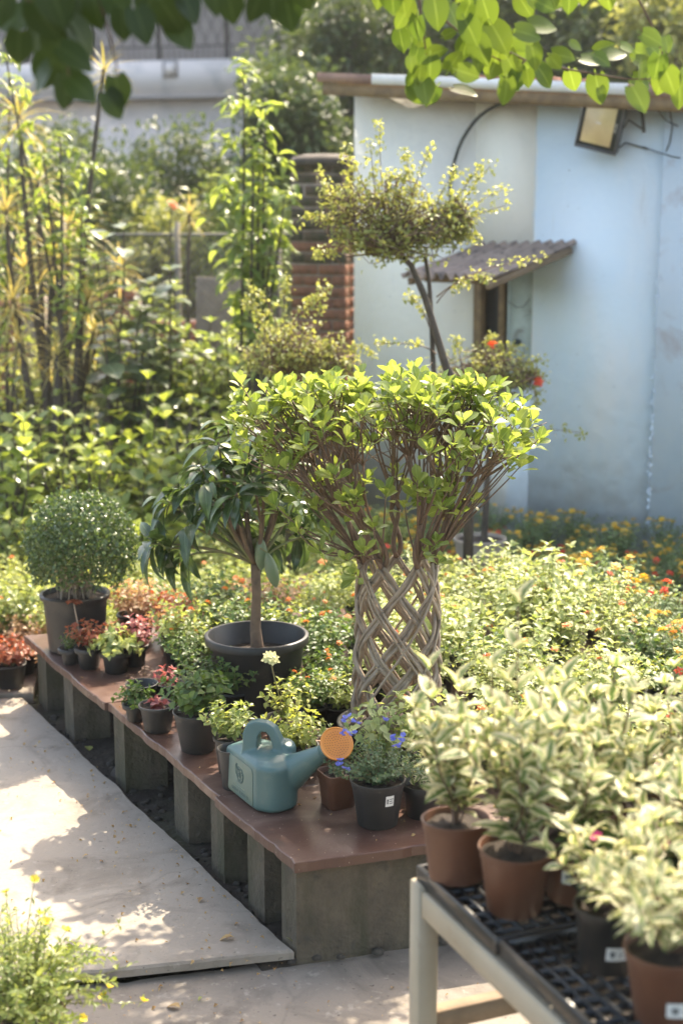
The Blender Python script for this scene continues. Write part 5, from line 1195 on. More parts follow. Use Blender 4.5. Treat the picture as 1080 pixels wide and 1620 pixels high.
V = [(-iw / 2, -ih / 2, .0), (iw / 2, -ih / 2, .0), (iw / 2, ih / 2, .0), (-iw / 2, ih / 2, .0), (-iw / 5, -ih / 7, -.03), (iw / 5, -ih / 7, -.03), (iw / 5, ih / 7, -.03), (-iw / 5, ih / 7, -.03)]
V = (np.array(V) * [1, 1, .0] + [-.012, 0, 0] + np.array([[0, 0, -.0035]] * 4 + [[0, 0, -.0032]] * 4))
V2 = np.array([(-iw / 2, -ih / 2, .0), (iw / 2, -ih / 2, .0), (iw / 2, ih / 2, .0), (-iw / 2, ih / 2, .0), (-iw / 5, -ih / 7, .014), (iw / 5, -ih / 7, .014), (iw / 5, ih / 7, .014), (-iw / 5, ih / 7, .014)]) + [-.012, 0, -.004]
mb.add(V2 @ Rf.T, [(0, 1, 5, 4), (1, 2, 6, 5), (2, 3, 7, 6), (3, 0, 4, 7), (4, 5, 6, 7)]); mb.obj('reflector', M['reflector'], fl, smooth=False)
fbox('led', (-.012, 0, .0115), (.034, .009, .003), M['white_label'], bv=.0008)
Mt = Matrix(((rx.x, upf.x, nrmf.x, 0), (rx.y, upf.y, nrmf.y, 0), (rx.z, upf.z, nrmf.z, 0), (0, 0, 0, 1)))
text_mesh('lettering', 'ATLAS', .02, M['white_label'], fl, Mt @ Matrix.Translation((iw / 2 + .008, -.01, .0)) @ Matrix.Rotation(rad(90), 4, 'Z'), 0, .0002)
wp = Wm @ wpt(1018, 210, 0) - fc; wp2 = Wm @ wpt(1014, 165, 0) - fc
mb = MB()
for s_ in (-1, 1):
    e_ = Vector(Rf @ np.array([s_ * (fw / 2 + .006), 0, -.02])); mb.tube([list(e_), list(e_ - nrmf * .07 + upf * .04), list(wp2.lerp(wp, .5 + .4 * s_))], [.005, .005, .005], 6)
mb.tube([list(wp2), list(wp)], .012, 6); mb.obj('bracket', M['housing'], fl)
mb = MB(); c1 = Vector(Rf @ np.array([fw / 2 - .02, -fh / 2 + .02, -.05])); mb.tube([list(c1), list(Wm @ wpt(992, 226, .03) - fc), list(Wm @ wpt(1012, 232, .01) - fc), list(Wm @ wpt(1025, 236, .01) - fc)], .005, 6); mb.obj('cable', M['hose'], fl)

# ------------------------------------------------------------------ brick pillar
bpl = P(513, 300, 11.0); pil = thing('brick_pillar', 'weathered red brick pillar with a mossy top left of the shed', 'pillar', (bpl.x + .0, 11.0, -.1), -.25)
ph = P(513, 252, 11.0).z + .1; pw, pd = .40, .36
mb = MB(); mb.box((0, 0, ph / 2 - .02), (pw - .012, pd - .012, ph - .05)); mb.obj('mortar', M['mortar'], pil, smooth=False)
mb = MB(); mb.bevbox((0, 0, 0), (.194, .10, .064), .005); bmA1 = mb.mesh('brick', M['brick'], False); bmB1 = mb.mesh('brick', M['brick_moss'], False)
mb = MB(); mb.bevbox((0, 0, 0), (.094, .10, .064), .004); bmA2 = mb.mesh('brick', M['brick'], False); bmB2 = mb.mesh('brick', M['brick_moss'], False)
nco = int(ph / .078); r = random.Random(5)
for c in range(nco):
    z = .04 + c * .078
    if z < .9: continue
    bm1 = bmA1 if z < 1.9 + .1 * (c % 2) else bmB1; bm2 = bmA2 if z < 1.9 else bmB2
    row = [(-.1, .194, bm1), (.1, .194, bm1)] if c % 2 else [(-.15, .094, bm2), (0, .194, bm1), (.15, .094, bm2)]
    for (x, l_, me) in row:
        o = link('brick', me, pil, (x + r.uniform(-.006, .006), -pd / 2 + .05 + r.uniform(-.014, .006), z + r.uniform(-.003, .003))); o.rotation_euler = (r.uniform(-.02, .02), 0, r.uniform(-.02, .02))
    for x in (-1, 1):
        o = link('brick', bm1, pil, (x * (pw / 2 - .05 + r.uniform(-.003, .005)), .055, z)); o.rotation_euler.z = rad(90)
mb = MB(); mb.lathe([(.0, .06), (.12, .055), (.2, .03), (.225, 0), (.22, -.03), (.19, -.035)], 20, sq=5); o = mb.obj('cap', M['trunk_dark'], pil); o.location = (0, 0, ph - .02)

# ------------------------------------------------------------------ mid-ground trees in front of the shed
def twiggy(label, base_px, Y, trunk, crown, nleaf, mat, shoots, seed, flower=None, cat='tree', name='small_tree', dense=260, lsz=.028, potc=None, squash=1):
    g = P(base_px[0], base_px[1], Y); t = thing(name, label, cat, (g.x, Y, 0)); r = random.Random(seed); o0 = t.location
    if potc: pot_parts(t, potc[0], potc[1], potc[2], potc[3], rim=.01)
    for tk in trunk:
        pts = [list(P(x, y, Y + dy) - o0) for x, y, dy in tk[0]]; pts = [[pts[0][0], pts[0][1], .02]] + pts if pts[0][2] > .1 else pts
        n = len(pts); mb = MB(); mb.tube(pts, np.linspace(tk[1], tk[2], n), 8); mb.obj('trunk', M['trunk_dark'], t)
    tw = []; T = []; hubp = np.array(list(P(trunk[0][0][-1][0], trunk[0][0][-1][1], Y) - o0))
    cs = [(np.array(list(P(x, y, Y + dy) - o0)), rx_, rz_) for (x, y, dy, rx_, rz_) in crown]
    for i in range(dense):
        c_, rx_, rz_ = r.choice(cs); v = rvec(r); v /= np.linalg.norm(v); q = r.uniform(.55, 1); e_ = c_ + v * [rx_ * q, rx_ * q * .9, rz_ * q]
        st = hubp if r.random() < .35 else c_ + rvec(r, rx_ * .3) * [1, 1, rz_ / rx_]
        m1 = (st + e_) / 2 + rvec(r, .05) * [1, 1, .6]; m2 = (m1 + e_) / 2 + rvec(r, .04); tw.append(bez(st, m1, m2, e_, 6)); T += [(p, v) for p in tw[-1][2:]]
    for (x0, y0, x1, y1, dy) in shoots:
        a = np.array(list(P(x0, y0, Y) - o0)); b = np.array(list(P(x1, y1, Y + dy) - o0)); m_ = (a + b) / 2 + [0, 0, .06] + rvec(r, .02)
        p = bez(a, a * .6 + m_ * .4 + [0, 0, .03], m_, b, 9); tw.append(p)
        for k in range(3, 9):
            T += [(p[k] + rvec(r, .012), rvec(r)) for _ in range(3 if k < 7 else 5)]
    stems_obj(tw, .0036, .0014, M['twig'], t, 'twig')
    sel = [r.choice(T) for _ in range(nleaf)] + T[-len(shoots) * 25:]
    pos = np.array([p + rvec(r, .012) for p, v in sel]); D = np.array([v * .4 + rvec(r, .8) for p, v in sel]); Nn = np.array([[0, 0, 1.0] + rvec(r, .4) for _ in sel])
    mb = MB(); mb.inst(leaf('ovate', lsz, lsz * .72, 2, .25, .5), (frames(D, Nn, rng.uniform(.6, 1.15, len(pos))), pos)); tag(mb.obj('foliage', M[mat], t), kind='stuff')
    if flower:
        for (x, y) in flower[1]: put_flower(t, FL[flower[0]], P(x, y, Y - .1) - o0, r, 1.6)
    return t
sh_ = [(600, 380, 585, 225, 0), (610, 370, 600, 197, .1), (560, 370, 545, 235, 0), (540, 390, 505, 275, .1), (640, 340, 680, 235, 0), (650, 350, 640, 245, .1), (700, 370, 760, 265, 0), (700, 380, 795, 300, .1), (690, 390, 800, 325, 0), (690, 400, 775, 262, .05), (560, 400, 482, 345, 0), (680, 350, 720, 270, .1), (520, 380, 510, 290, 0), (620, 350, 640, 270, 0), (590, 350, 560, 260, 0), (690, 470, 850, 410, 0), (690, 480, 770, 440, 0), (690, 560, 590, 545, 0), (680, 520, 650, 470, 0), (540, 420, 500, 400, 0), (715, 400, 755, 375, 0)]
twiggy('leaning two-stemmed small tree with a flat twiggy yellow-green crown before the shed wall', (742, 900), 7.7,
       [([(742, 760, 0), (735, 640, 0), (705, 580, 0), (690, 530, 0), (672, 470, 0), (650, 420, 0), (615, 385, 0)], .028, .013), ([(690, 760, 0), (688, 640, .02), (684, 560, .03), (682, 500, .03), (678, 440, .04), (672, 405, .04)], .016, .01)],
       [(555, 335, 0, .18, .2), (620, 330, .05, .22, .22), (680, 362, 0, .22, .17), (600, 385, 0, .24, .1), (720, 345, 0, .12, .12)], 4800, 'leaf_bonsai', sh_, 401, dense=480, lsz=.03)
twiggy('low twiggy yellow-green bush left of the shed wall behind the braided tree crown', (455, 900), 8.0, [([(455, 700, 0), (450, 640, 0), (455, 590, 0)], .02, .012)],
       [(430, 555, 0, .22, .16), (480, 545, .05, .24, .17), (530, 570, 0, .15, .13)], 2400, 'leaf_bonsai', [(450, 520, 455, 440, 0), (440, 520, 395, 455, 0), (470, 520, 500, 470, 0), (500, 530, 512, 450, 0), (420, 530, 388, 480, 0), (540, 570, 590, 560, 0)], 402, dense=240, lsz=.028, cat='bush', name='bush')
twiggy('yellow-green bush with red blooms in a beige pot against the shed wall', (758, 880), 8.3, [([(765, 860, 0), (770, 760, 0), (775, 680, 0), (770, 620, 0)], .022, .013)],
       [(730, 585, 0, .22, .13), (790, 575, .05, .22, .14), (830, 600, 0, .13, .1), (760, 610, 0, .25, .09)], 2200, 'leaf_bonsai', [(790, 620, 845, 590, 0), (800, 590, 858, 570, 0), (770, 700, 920, 685, 0), (780, 560, 775, 540, 0), (830, 610, 850, 640, 0), (730, 580, 720, 535, 0)], 403, ('red', [(778, 545), (850, 602), (852, 606), (775, 548)]), 'bush', 'bush', 220, .027, (.14, .11, .36, M['beige_pot']))

# ------------------------------------------------------------------ garden shrubs and trees on the left
def garden(label, px, Y, H, R, nst, npair, tm, mat, seed, name='garden_shrub', group='shrubs of the left garden', cat='shrub', z=0, as_parts=False, elev=.35, **kw):
    g = P(px, 700, Y); t = thing(name, label, cat, (g.x, Y, z), 0, group); r = random.Random(seed)
    paths, R_, T, tips = grow(r, H, R, nst, npair, elev=elev, **kw)
    if as_parts: me = leaf_mesh('leaf', tm, M[mat]); put_leaves(t, me, R_[:300], T[:300])
    else: mb = MB(); mb.inst(tm, (R_, T)); tag(mb.obj('foliage', M[mat], t), kind='stuff')
    stems_obj(paths, .012, .005, M['trunk_dark'], t, sides=5); return t
lv_f = leaf('obovate', .15, .1, 4, .15, .6); lv_g = leaf('ovate', .09, .055, 3, .2, .5); lv_r = leaf('round', .17, .15, 4, .1, .6)
r = random.Random(900)
front = [(20, 8.9, .95), (75, 9.2, 1.05), (130, 9.0, .8), (190, 9.3, .95), (235, 9.0, .75), (285, 9.3, .9), (335, 9.1, .8), (10, 9.8, 1.2), (110, 9.9, 1.1), (220, 10.0, 1.1), (310, 9.9, 1.0), (370, 9.6, .9), (420, 9.4, .7), (480, 9.3, .6), (60, 8.6, .5), (240, 8.7, .45), (330, 8.6, .4)]
fl_lab = ['leftmost', 'second from the left edge', 'directly behind the topiary', 'right behind the topiary top', 'between topiary and mango tree', 'behind the mango tree tips', 'behind the mango crown', 'in the second row at the left edge', 'in the second row above the topiary', 'second row left of the round-leaved tree', 'second row right of the round-leaved tree', 'behind the top of the mango tree', 'left of the woven tree', 'behind the left side of the woven tree', 'low in front at the left edge', 'low in front beside the topiary', 'low in front behind the mango tub']
for i, (px, Y, H) in enumerate(front):
    big = i % 3 != 2
    garden(('broad-leaved bright green shrub ' if big else 'fine-leaved green shrub ') + fl_lab[i] + ' in the left garden', px, Y, H * 1.0, .3, 9 if big else 26, 7 if big else 8, lv_f if big else lv_g, 'leaf_fiddle' if i % 3 == 0 else ('leaf_garden' if i % 3 == 1 else 'leaf_garden'), 500 + i, elev=.8, hvar=.3, t0=.2, as_parts=big)
# tree with stacked round leaves
for (px, Y, H, sd_, lb) in ((185, 10.3, 2.25, 1, 'slender tree with stacked large round grey-green leaves'), (255, 10.8, 2.0, 2, 'second round-leaved tree behind to the right of the slender one'), (215, 10.6, 1.7, 3, 'shorter round-leaved tree between the two taller ones')):
    garden(lb, px, Y, H, .28, 4, 13, lv_r, 'leaf_bigdark', 600 + sd_, 'garden_tree', None, 'tree', as_parts=True, elev=.15, t0=.3, hvar=.15)
for i, (px, Y, H, R) in enumerate(((290, 11.2, 1.7, .55), (340, 11.4, 1.3, .45), (255, 11.6, 1.5, .35), (100, 11.5, 1.5, .35), (390, 11.0, 1.5, .45), (60, 11.8, 1.2, .35), (430, 11.3, 1.7, .4), (10, 11.0, 1.6, .4), (150, 12.6, 1.9, .35))):
    lb = ['bright bushy shrub under the orange bloom', 'bushy shrub under the dry grass tuft', 'tall shrub behind the round-leaved trees', 'shrub between the spiky palms and the red wall', 'bushy shrub right of the fence gap', 'shrub behind the spiky palms', 'shrub beside the brick pillar', 'shrub at the left edge behind the palms', 'tallest back shrub behind the spiky palms'][i]
    garden(lb, px, Y, H, R, 34, 9, lv_g if i % 2 else leaf('ovate', .12, .06, 3, .2, .5), ('leaf_plume', 'leaf_garden', 'leaf_fiddle', 'leaf_yellowgreen')[i % 4], 700 + i, elev=.5, t0=.35, hvar=.45)
# spiky dracaenas
def dracaena(label, px, Y, heads, seed, mat='leaf_straw', stem='trunk_dark', n=42, L=.38):
    g = P(px, 700, Y); t = thing('dracaena', label, 'palm', (g.x, Y, 0), 0, 'spiky dracaenas of the left garden'); r = random.Random(seed); tm = leaf('strap', L, .022, 5, .15, .9)
    for (hx, hy, dy, sc_) in heads:
        e_ = np.array(list(P(hx, hy, Y + dy) - t.location)); b0 = np.array([r.gauss(0, .06), r.gauss(0, .05), 0]); p = bez(b0, b0 + [0, 0, e_[2] * .4], e_ * [.4, .4, .6] + rvec(r, .06) * [1, 1, 0], e_, 9); mb = MB(); mb.tube(p, np.linspace(.028, .014, 9), 7); mb.obj('trunk', M[stem], t)
        D, Nn = [], []
        for k in range(n):
            a = k * 2.4; el = 1.35 - 1.75 * (k / n) ** .8; D.append([math.cos(a) * math.cos(el), math.sin(a) * math.cos(el), math.sin(el)]); Nn.append([-math.cos(a) * math.sin(el), -math.sin(a) * math.sin(el), math.cos(el) + .2])
        R_ = frames(D, Nn, np.array([r.uniform(.7, 1.1) * sc_ for _ in D])); T = np.array([e_ - np.array([0, 0, .05]) * (k / n) * 2 for k in range(n)])
        mb = MB(); mb.inst(tm, (R_, T)); tag(mb.obj('foliage', M[mat], t), kind='stuff')
dracaena('spiky dracaena with dark stems leaning at the left edge of the garden', 60, 10.2, [(30, 180, 0, 1), (10, 330, .1, 1), (85, 400, 0, .9), (20, 470, -.1, 1), (140, 470, .1, .9)], 1)
dracaena('thin bent dracaena with a single pale starburst of leaves high up', 95, 10.4, [(165, 108, 0, .8), (60, 280, .1, .8)], 2, n=30, L=.36)
dracaena('straw-coloured dracaena group behind the spiky one', 110, 10.9, [(110, 350, 0, 1), (40, 420, 0, 1), (190, 420, .1, .8), (150, 520, 0, .9), (80, 560, -.1, .9)], 3)
dracaena('small straw-coloured grass-like tuft above the shrubs near the middle', 300, 11.6, [(300, 335, 0, .7)], 4, n=44, L=.32)
dracaena('yellowish upright dracaena low behind the shrubs at the left', 90, 9.9, [(90, 560, 0, .7), (30, 540, 0, .8)], 5)
# bright tree with drooping leaves
def plume(label, px, Y, heads, seed, hue='leaf_plume', L=.16, group='light green drooping-leaved saplings'):
    g = P(px, 700, Y); t = thing('sapling', label, 'tree', (g.x, Y, 0), 0, group); r = random.Random(seed); tm = leaf('lance', L, L * .34, 4, .2, 1.1)
    D, Nn, T = [], [], []
    for i, (hx, hy, dy) in enumerate(heads):
        e_ = np.array(list(P(hx, hy, Y + dy) - t.location)); b0 = np.array([r.gauss(0, .07), r.gauss(0, .06), 0]); p = bez(b0, b0 + [0, 0, e_[2] * .5], e_ * [.7, .7, .7], e_, 12)
        if i % 2 == 0: mb = MB(); mb.tube(p, np.linspace(.018, .006, 12), 6); mb.obj('trunk', M['trunk_dark'], t)
        for k in range(6, 12):
            for j in range(7 if k < 11 else 12):
                a = r.uniform(0, 6.28); D.append([math.cos(a), math.sin(a), r.uniform(-.3, .6)]); Nn.append(np.array([0, 0, 1.]) + rvec(r, .2)); T.append(p[k] + rvec(r, .035))
    mb = MB(); mb.inst(tm, (frames(D, Nn, rng.uniform(.6, 1.1, len(T))), np.array(T))); tag(mb.obj('foliage', M[hue], t), kind='stuff')
plume('tall light green sapling with tiers of drooping leaves left of the brick pillar', 400, 10.2, [(385, 110, 0), (370, 160, .1), (420, 170, 0), (440, 250, .1), (400, 260, -.1), (365, 230, 0), (450, 310, 0), (395, 330, .1), (430, 370, 0), (345, 300, .1), (410, 200, 0), (380, 400, 0)], 11)
plume('light green leafy sapling rising between the dracaenas', 120, 10.0, [(95, 215, 0), (120, 240, .1), (70, 245, 0), (140, 265, 0), (10, 90, .1), (30, 70, 0), (130, 330, 0)], 12, L=.13)
plume('light sapling at the far left with bright leaves beside the dark overhanging leaves', 10, 10.6, [(15, 120, 0), (5, 250, .1), (30, 300, 0), (0, 400, 0), (50, 360, 0)], 13, L=.13)
t = thing('sapling', 'thin sapling carrying one orange bloom above the shrubs', 'tree', (P(272, 700, 11).x, 11, 0)); mb = MB(); e_ = P(272, 325, 11) - t.location; mb.tube(bez((0, 0, 0), (.03, 0, .8), (-.02, 0, 1.5), e_, 9), np.linspace(.012, .005, 9), 6); mb.obj('trunk', M['trunk_dark'], t)
put_flower(t, flower_head('flower', M['orange'], .05, 12), e_, random.Random(2), 1.0)
paths, R_, T, tips = grow(random.Random(66), 1.9, .2, 5, 10, t0=.4); mb = MB(); mb.inst(lv_g, (R_, T)); tag(mb.obj('foliage', M['leaf_garden'], t), kind='stuff')

# chain-link fence with red wall remains behind it
fe = thing('chain_link_fence', 'rusty chain-link fence behind the garden shrubs', 'fence', (0, 12.2, 0)); mb = MB(); x0, x1, z0, z1 = -3.2, -.35, .4, 1.95; st = .055
for s in (1, -1):
    c = x0 - (z1 - z0)
    while c < x1 + (z1 - z0):
        pa = []
        for k in (0, 1):
            z = z0 if k == 0 else z1; x = c + s * (z - z0) * 1.0 if s > 0 else c + (z1 - z0) - (z - z0); pa.append([x, .004 * s, z])
        a, b = pa
        if max(a[0], b[0]) > x0 and min(a[0], b[0]) < x1: mb.tube([a, b], .0028, 3, cap=False)
        c += st
tag(mb.obj('wire_mesh', M['wire'], fe, smooth=False), kind='stuff')
for x in (-3.1, -2.2, -1.3, -.5): mb = MB(); mb.tube([[x, .02, -.1], [x, .02, 2.05]], .024, 10); mb.obj('post', M['post'], fe)
mb = MB(); mb.tube([[-3.2, .02, 1.95], [-.35, .02, 1.95]], .012, 6); mb.obj('top_wire', M['wire'], fe)
for i, (xa, xb, za, lb) in enumerate(((-3.4, -2.5, 1.62, 'low red clay wall at the far left behind the fence'), (-2.25, -1.7, 1.66, 'broken red clay wall stub behind the spiky plants'), (-1.62, -1.0, 1.42, 'low red clay wall behind the round-leaved trees'))):
    rw = thing('clay_wall', lb, 'wall', ((xa + xb) / 2, 12.9, -.1)); mb = MB(); mb.bevbox((0, .1, za / 2 - .1), (xb - xa - .02, .16, za), .01); mb.obj('mortar', M['mortar'], rw, smooth=False)
    bmr = MB(); bmr.bevbox((0, 0, 0), (.215, .1, .078), .006); bme = bmr.mesh('brick', M['redwall'], False); r = random.Random(40 + i); nz = int((za - .55) / .09); nxx = max(1, int((xb - xa) / .23))
    for c in range(nz):
        for k in range(nxx): link('brick', bme, rw, (-(xb - xa) / 2 + .12 + k * .23 + (c % 2) * .05 + r.uniform(-.004, .004), .02 + r.uniform(-.01, .01), .55 + c * .09))
pnl = thing('board_panel', 'tan weathered board leaning behind the fence near the mango tree', 'panel', (P(340, 600, 12.6).x, 12.6, 0)); mb = MB(); mb.bevbox((0, 0, .85), (.36, .03, 1.5), .004); o = mb.obj('board', M['post'], pnl, smooth=False); o.rotation_euler = (.05, .03, 0)

# ------------------------------------------------------------------ far trees
tree_cache = {}
def tree(label, px, Y, top_py, bot_py, rx_, seed, mat='leaf_tree', n=7000, lsz=.11, group='dense trees beyond the garden', blobs=16, ry=None):
    c0 = P(px, (top_py + bot_py) / 2, Y); ztop = P(px, top_py, Y).z; zbot = max(P(px, bot_py, Y).z, .4); H = ztop - zbot
    t = thing('tree', label, 'tree', (c0.x, Y, 0), 0, group); rg = np.random.default_rng(seed); r = random.Random(seed)
    bl = []
    for k in range(blobs):
        v = rg.normal(0, 1, 3); v /= np.linalg.norm(v); q = rg.uniform(.2, .78); bl.append((np.array([v[0] * q * rx_, v[1] * q * (ry or rx_), zbot + H / 2 + v[2] * q * H / 2]), rg.uniform(.22, .42) * min(rx_, H / 2) * 1.15))
    w_ = np.array([b[1] ** 2 for b in bl]); w_ /= w_.sum(); ids = rg.choice(blobs, n, p=w_)
    v = rg.normal(0, 1, (n, 3)); v /= np.linalg.norm(v, axis=1)[:, None]; cs = np.array([b[0] for b in bl])[ids]; rs = np.array([b[1] for b in bl])[ids]
    # clumps: leaves gather round twig ends
    ncl = max(60, n // 22); cl = rg.integers(0, ncl, n); cv = rg.normal(0, 1, (ncl, 3)); cv /= np.linalg.norm(cv, axis=1)[:, None]; cid = rg.choice(blobs, ncl, p=w_)
    cpos = np.array([b[0] for b in bl])[cid] + cv * (np.array([b[1] for b in bl])[cid] * rg.uniform(.75, 1.1, ncl))[:, None]
    pos = cpos[cl] + rg.normal(0, lsz * 1.15, (n, 3)) * [1, 1, .7]; D = cv[cl] * .5 + rg.normal(0, .7, (n, 3)); D[:, 2] -= .2
    mb = MB(); mb.inst(leaf('ovate', lsz, lsz * .5, 2, .2, .5), (frames(D, np.array([[0, 0, 1.0]]) + rg.normal(0, .5, (n, 3)), rg.uniform(.6, 1.3, n)), pos)); tag(mb.obj('crown', M[mat], t), kind='stuff')
    mb = MB(); mb.tube([[0, 0, -.1], [.05, 0, zbot * .6], [0, .05, zbot + H * .35], [.1, 0, zbot + H * .6]], [.16, .13, .09, .04], 8)
    mb.obj('trunk', M['trunk_dark'], t)
    for k in range(7): b = bl[k][0]; mb = MB(); s = [0, 0, zbot + H * r.uniform(0, .3)]; mb.tube(bez(s, [b[0] * .3, b[1] * .3, s[2] + .3], b * [.7, .7, 1], b, 6), np.linspace(.06, .02, 6), 6); mb.obj('limb', M['trunk_dark'], t)
    return t
tree('rounded dark bluish-green tree below the white wall', 285, 17, 222, 480, .9, 1, 'leaf_tree', 9000, .1, ry=.9)
tree('dark tree at the far left behind the dracaenas', 40, 18, 170, 520, 1.3, 2, 'leaf_tree', 8000, .1)
tree('slim green tree against the grey screen left of the shed roof', 465, 15, 90, 300, .5, 3, 'leaf_tree', 7000, .1)
tree('dark weeping tree directly behind the brick pillar', 500, 16, 60, 600, 1.0, 4, 'leaf_tree', 11000, .11)
tree('dark tree behind the left end of the shed roof', 600, 18, -160, 300, 1.5, 5, 'leaf_tree', 10000, .12)
tree('dark tree behind the middle of the shed roof', 740, 19, -200, 250, 1.6, 6, 'leaf_tree', 9000, .12)
tree('dark tree behind the right part of the shed roof', 880, 18, -150, 230, 1.5, 7, 'leaf_tree', 9000, .12)
tree('dark tree at the right edge behind the shed roof', 1040, 17, -150, 240, 1.4, 8, 'leaf_tree', 9000, .11)
tree('dark tree top above the left end of the shed roof', 545, 17, -40, 180, .5, 9, 'leaf_tree', 4500, .1)
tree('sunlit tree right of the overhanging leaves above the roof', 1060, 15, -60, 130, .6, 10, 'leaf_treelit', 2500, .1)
tree('green tree filling the middle between the white wall and the shrubs', 390, 14.5, 260, 560, .7, 11, 'leaf_garden', 7000, .1)
tree('low bushy tree behind the fence at the left', 130, 15, 250, 560, 1.0, 12, 'leaf_tree', 7000, .1)
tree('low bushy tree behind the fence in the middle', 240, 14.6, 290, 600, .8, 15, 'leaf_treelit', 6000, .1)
for i, (px, Y) in enumerate(((-300, 26), (690, 27), (760, 28), (960, 26), (1180, 27), (1350, 24), (1500, 30), (-550, 25))):
    tree(['far tree beyond the left edge', 'far dark tree filling the gap above the pillar', 'far dark tree filling the gap above the roof middle', 'far dark tree above the floodlight', 'far tree at the right edge', 'far tree past the right edge', 'farthest tree past the right edge', 'outermost far tree on the left'][i], px, Y, -400, 500, 3.2, 30 + i, 'leaf_tree', 9000, .22, blobs=24)

# ------------------------------------------------------------------ far building with white parapet band and grey mesh screen
YB = 32.0; bA = P(-250, 100, YB + 1.0); bB = P(470, 112, YB - 1.5)
bd = thing('far_building', 'large off-white building with a grey mesh screen above, seen far behind the garden', 'building', (bA.x, bA.y, 0)); dirb = Vector((bB.x - bA.x, bB.y - bA.y, 0)); Lb = dirb.length; bd.rotation_euler.z = math.atan2(dirb.y, dirb.x)
def bb(name, x0, x1, y0, y1, z0, z1, mat, parent=bd): mb = MB(); mb.box(((x0 + x1) / 2, (y0 + y1) / 2, (z0 + z1) / 2), (x1 - x0, y1 - y0, z1 - z0)); return mb.obj(name, mat, parent, smooth=False)
zb1 = P(260, 103, YB).z; zb2 = P(260, 157, YB).z; zb3 = P(260, 212, YB).z
bb('wall', 0, Lb, 0, 6, -.1, zb2 - .06, M['far_white']); bb('parapet', -.1, Lb + .1, -.25, 6, zb2, zb1, M['far_white']); bb('ledge', -.12, Lb + .12, -.32, 0, zb2 - .06, zb2 - .002, M['far_grey'])
bb('screen_wall', 0, Lb + 2.5, 1.5, 2.0, zb1, zb1 + 5, M['far_grey'])
xv = Lb * (288 + 250) / 720
fr_ = bb('vent', xv - .16, xv + .16, -.28, -.252, (zb1 + zb2) / 2 + .0, (zb1 + zb2) / 2 + .34, M['far_grey']); bb('vent_opening', xv - .1, xv + .1, -.31, -.283, (zb1 + zb2) / 2 + .06, (zb1 + zb2) / 2 + .28, M['far_white'], fr_)
mb = MB(); zr = zb1
for k in range(int(Lb / .12)): mb.box((k * .12, -.1, zr + .13), (.02, .02, .26))
mb.box((Lb / 2, -.1, zr + .27), (Lb, .03, .03)); tag(mb.obj('railing', M['far_dark'], bd, smooth=False), kind='stuff')
for k in range(8): bb('post', k * Lb / 7 - .04, k * Lb / 7 + .04, -.06, .02, zr, zr + 3.6, M['far_dark'])
mb = MB()
for k in range(int(Lb / .25)): mb.tube([[k * .25, 0, zr + .3], [k * .25 + 1.6, 0, zr + 3.6]], .012, 3, cap=False); mb.tube([[k * .25 + 1.6, .01, zr + .3], [k * .25, .01, zr + 3.6]], .012, 3, cap=False)
tag(mb.obj('wire_mesh', M['far_dark'], bd, smooth=False), kind='stuff')

# ------------------------------------------------------------------ overhanging branches with heart-shaped leaves
hl = leaf('heart', .078, .074, 6, .08, .35, pet=.02)
def overhang(label, Y, twigs, leaves, seed, sz=1.0, canopy=None, lm='leaf_heart'):
    t = thing('overhanging_branch', label, 'branch', (P(540, -200, Y).x, Y, P(540, -200, Y).z)); o0 = t.location; r = random.Random(seed)
    for tw in twigs:
        mb = MB(); mb.tube([list(P(x, y, Y + dy) - o0) for x, y, dy in tw], np.linspace(.0035, .0016, len(tw)), 6); mb.obj('twig', M['twig'], t)
    me = leaf_mesh('leaf', hl, M[lm]); D, Nn, T, S = [], [], [], []
    vd = Vector((0, -1, .1))
    for (x, y, ang, s) in leaves:
        # ang: direction of the leaf tip in the picture plane, 0 = right, 90 = down
        a = rad(ang); dy = r.uniform(-.18, .18); p = P(x, y, Y + dy) - o0; d = np.array([math.cos(a), r.uniform(-.35, .35), -math.sin(a)])
        L_ = .098 * s * sz; T.append(np.array(list(p)) - d / np.linalg.norm(d) * L_ * .55); D.append(d); Nn.append(np.array([r.uniform(-.5, .5), -1 + r.uniform(-.2, .5), r.uniform(.0, .9)])); S.append(s * sz)
    put_leaves(t, me, frames(D, Nn, np.array(S)), np.array(T))
    if canopy:
        n = canopy[0]; base_T = list(T); D, Nn, T = [], [], []
        if canopy[4]:  # added unseen leaves, strung towards the sun to shade the branch
            for q_ in base_T:
                for k in range(34): T.append(list(np.array(q_) + np.array(sd) * r.uniform(.3, 1.1) + rvec(r, .06) + [0, 0, .12])); D.append(rvec(r, .5) + [0, 0, -.1]); Nn.append(np.array(sd) + rvec(r, .3))
        for k in range(n):
            p = P(r.uniform(*canopy[1]), r.uniform(*canopy[2]), Y + r.uniform(-.1, canopy[3])) - o0; T.append(list(p)); D.append(rvec(r, .6) + [0, 0, -.8]); Nn.append(rvec(r, .4) + [0, -.3, 1])
        mb = MB(); mb.inst(hl, (frames(D, Nn, rng.uniform(.8, 1.2, len(T))), np.array(T))); tag(mb.obj('foliage', M[lm], t), kind='stuff')
    return t
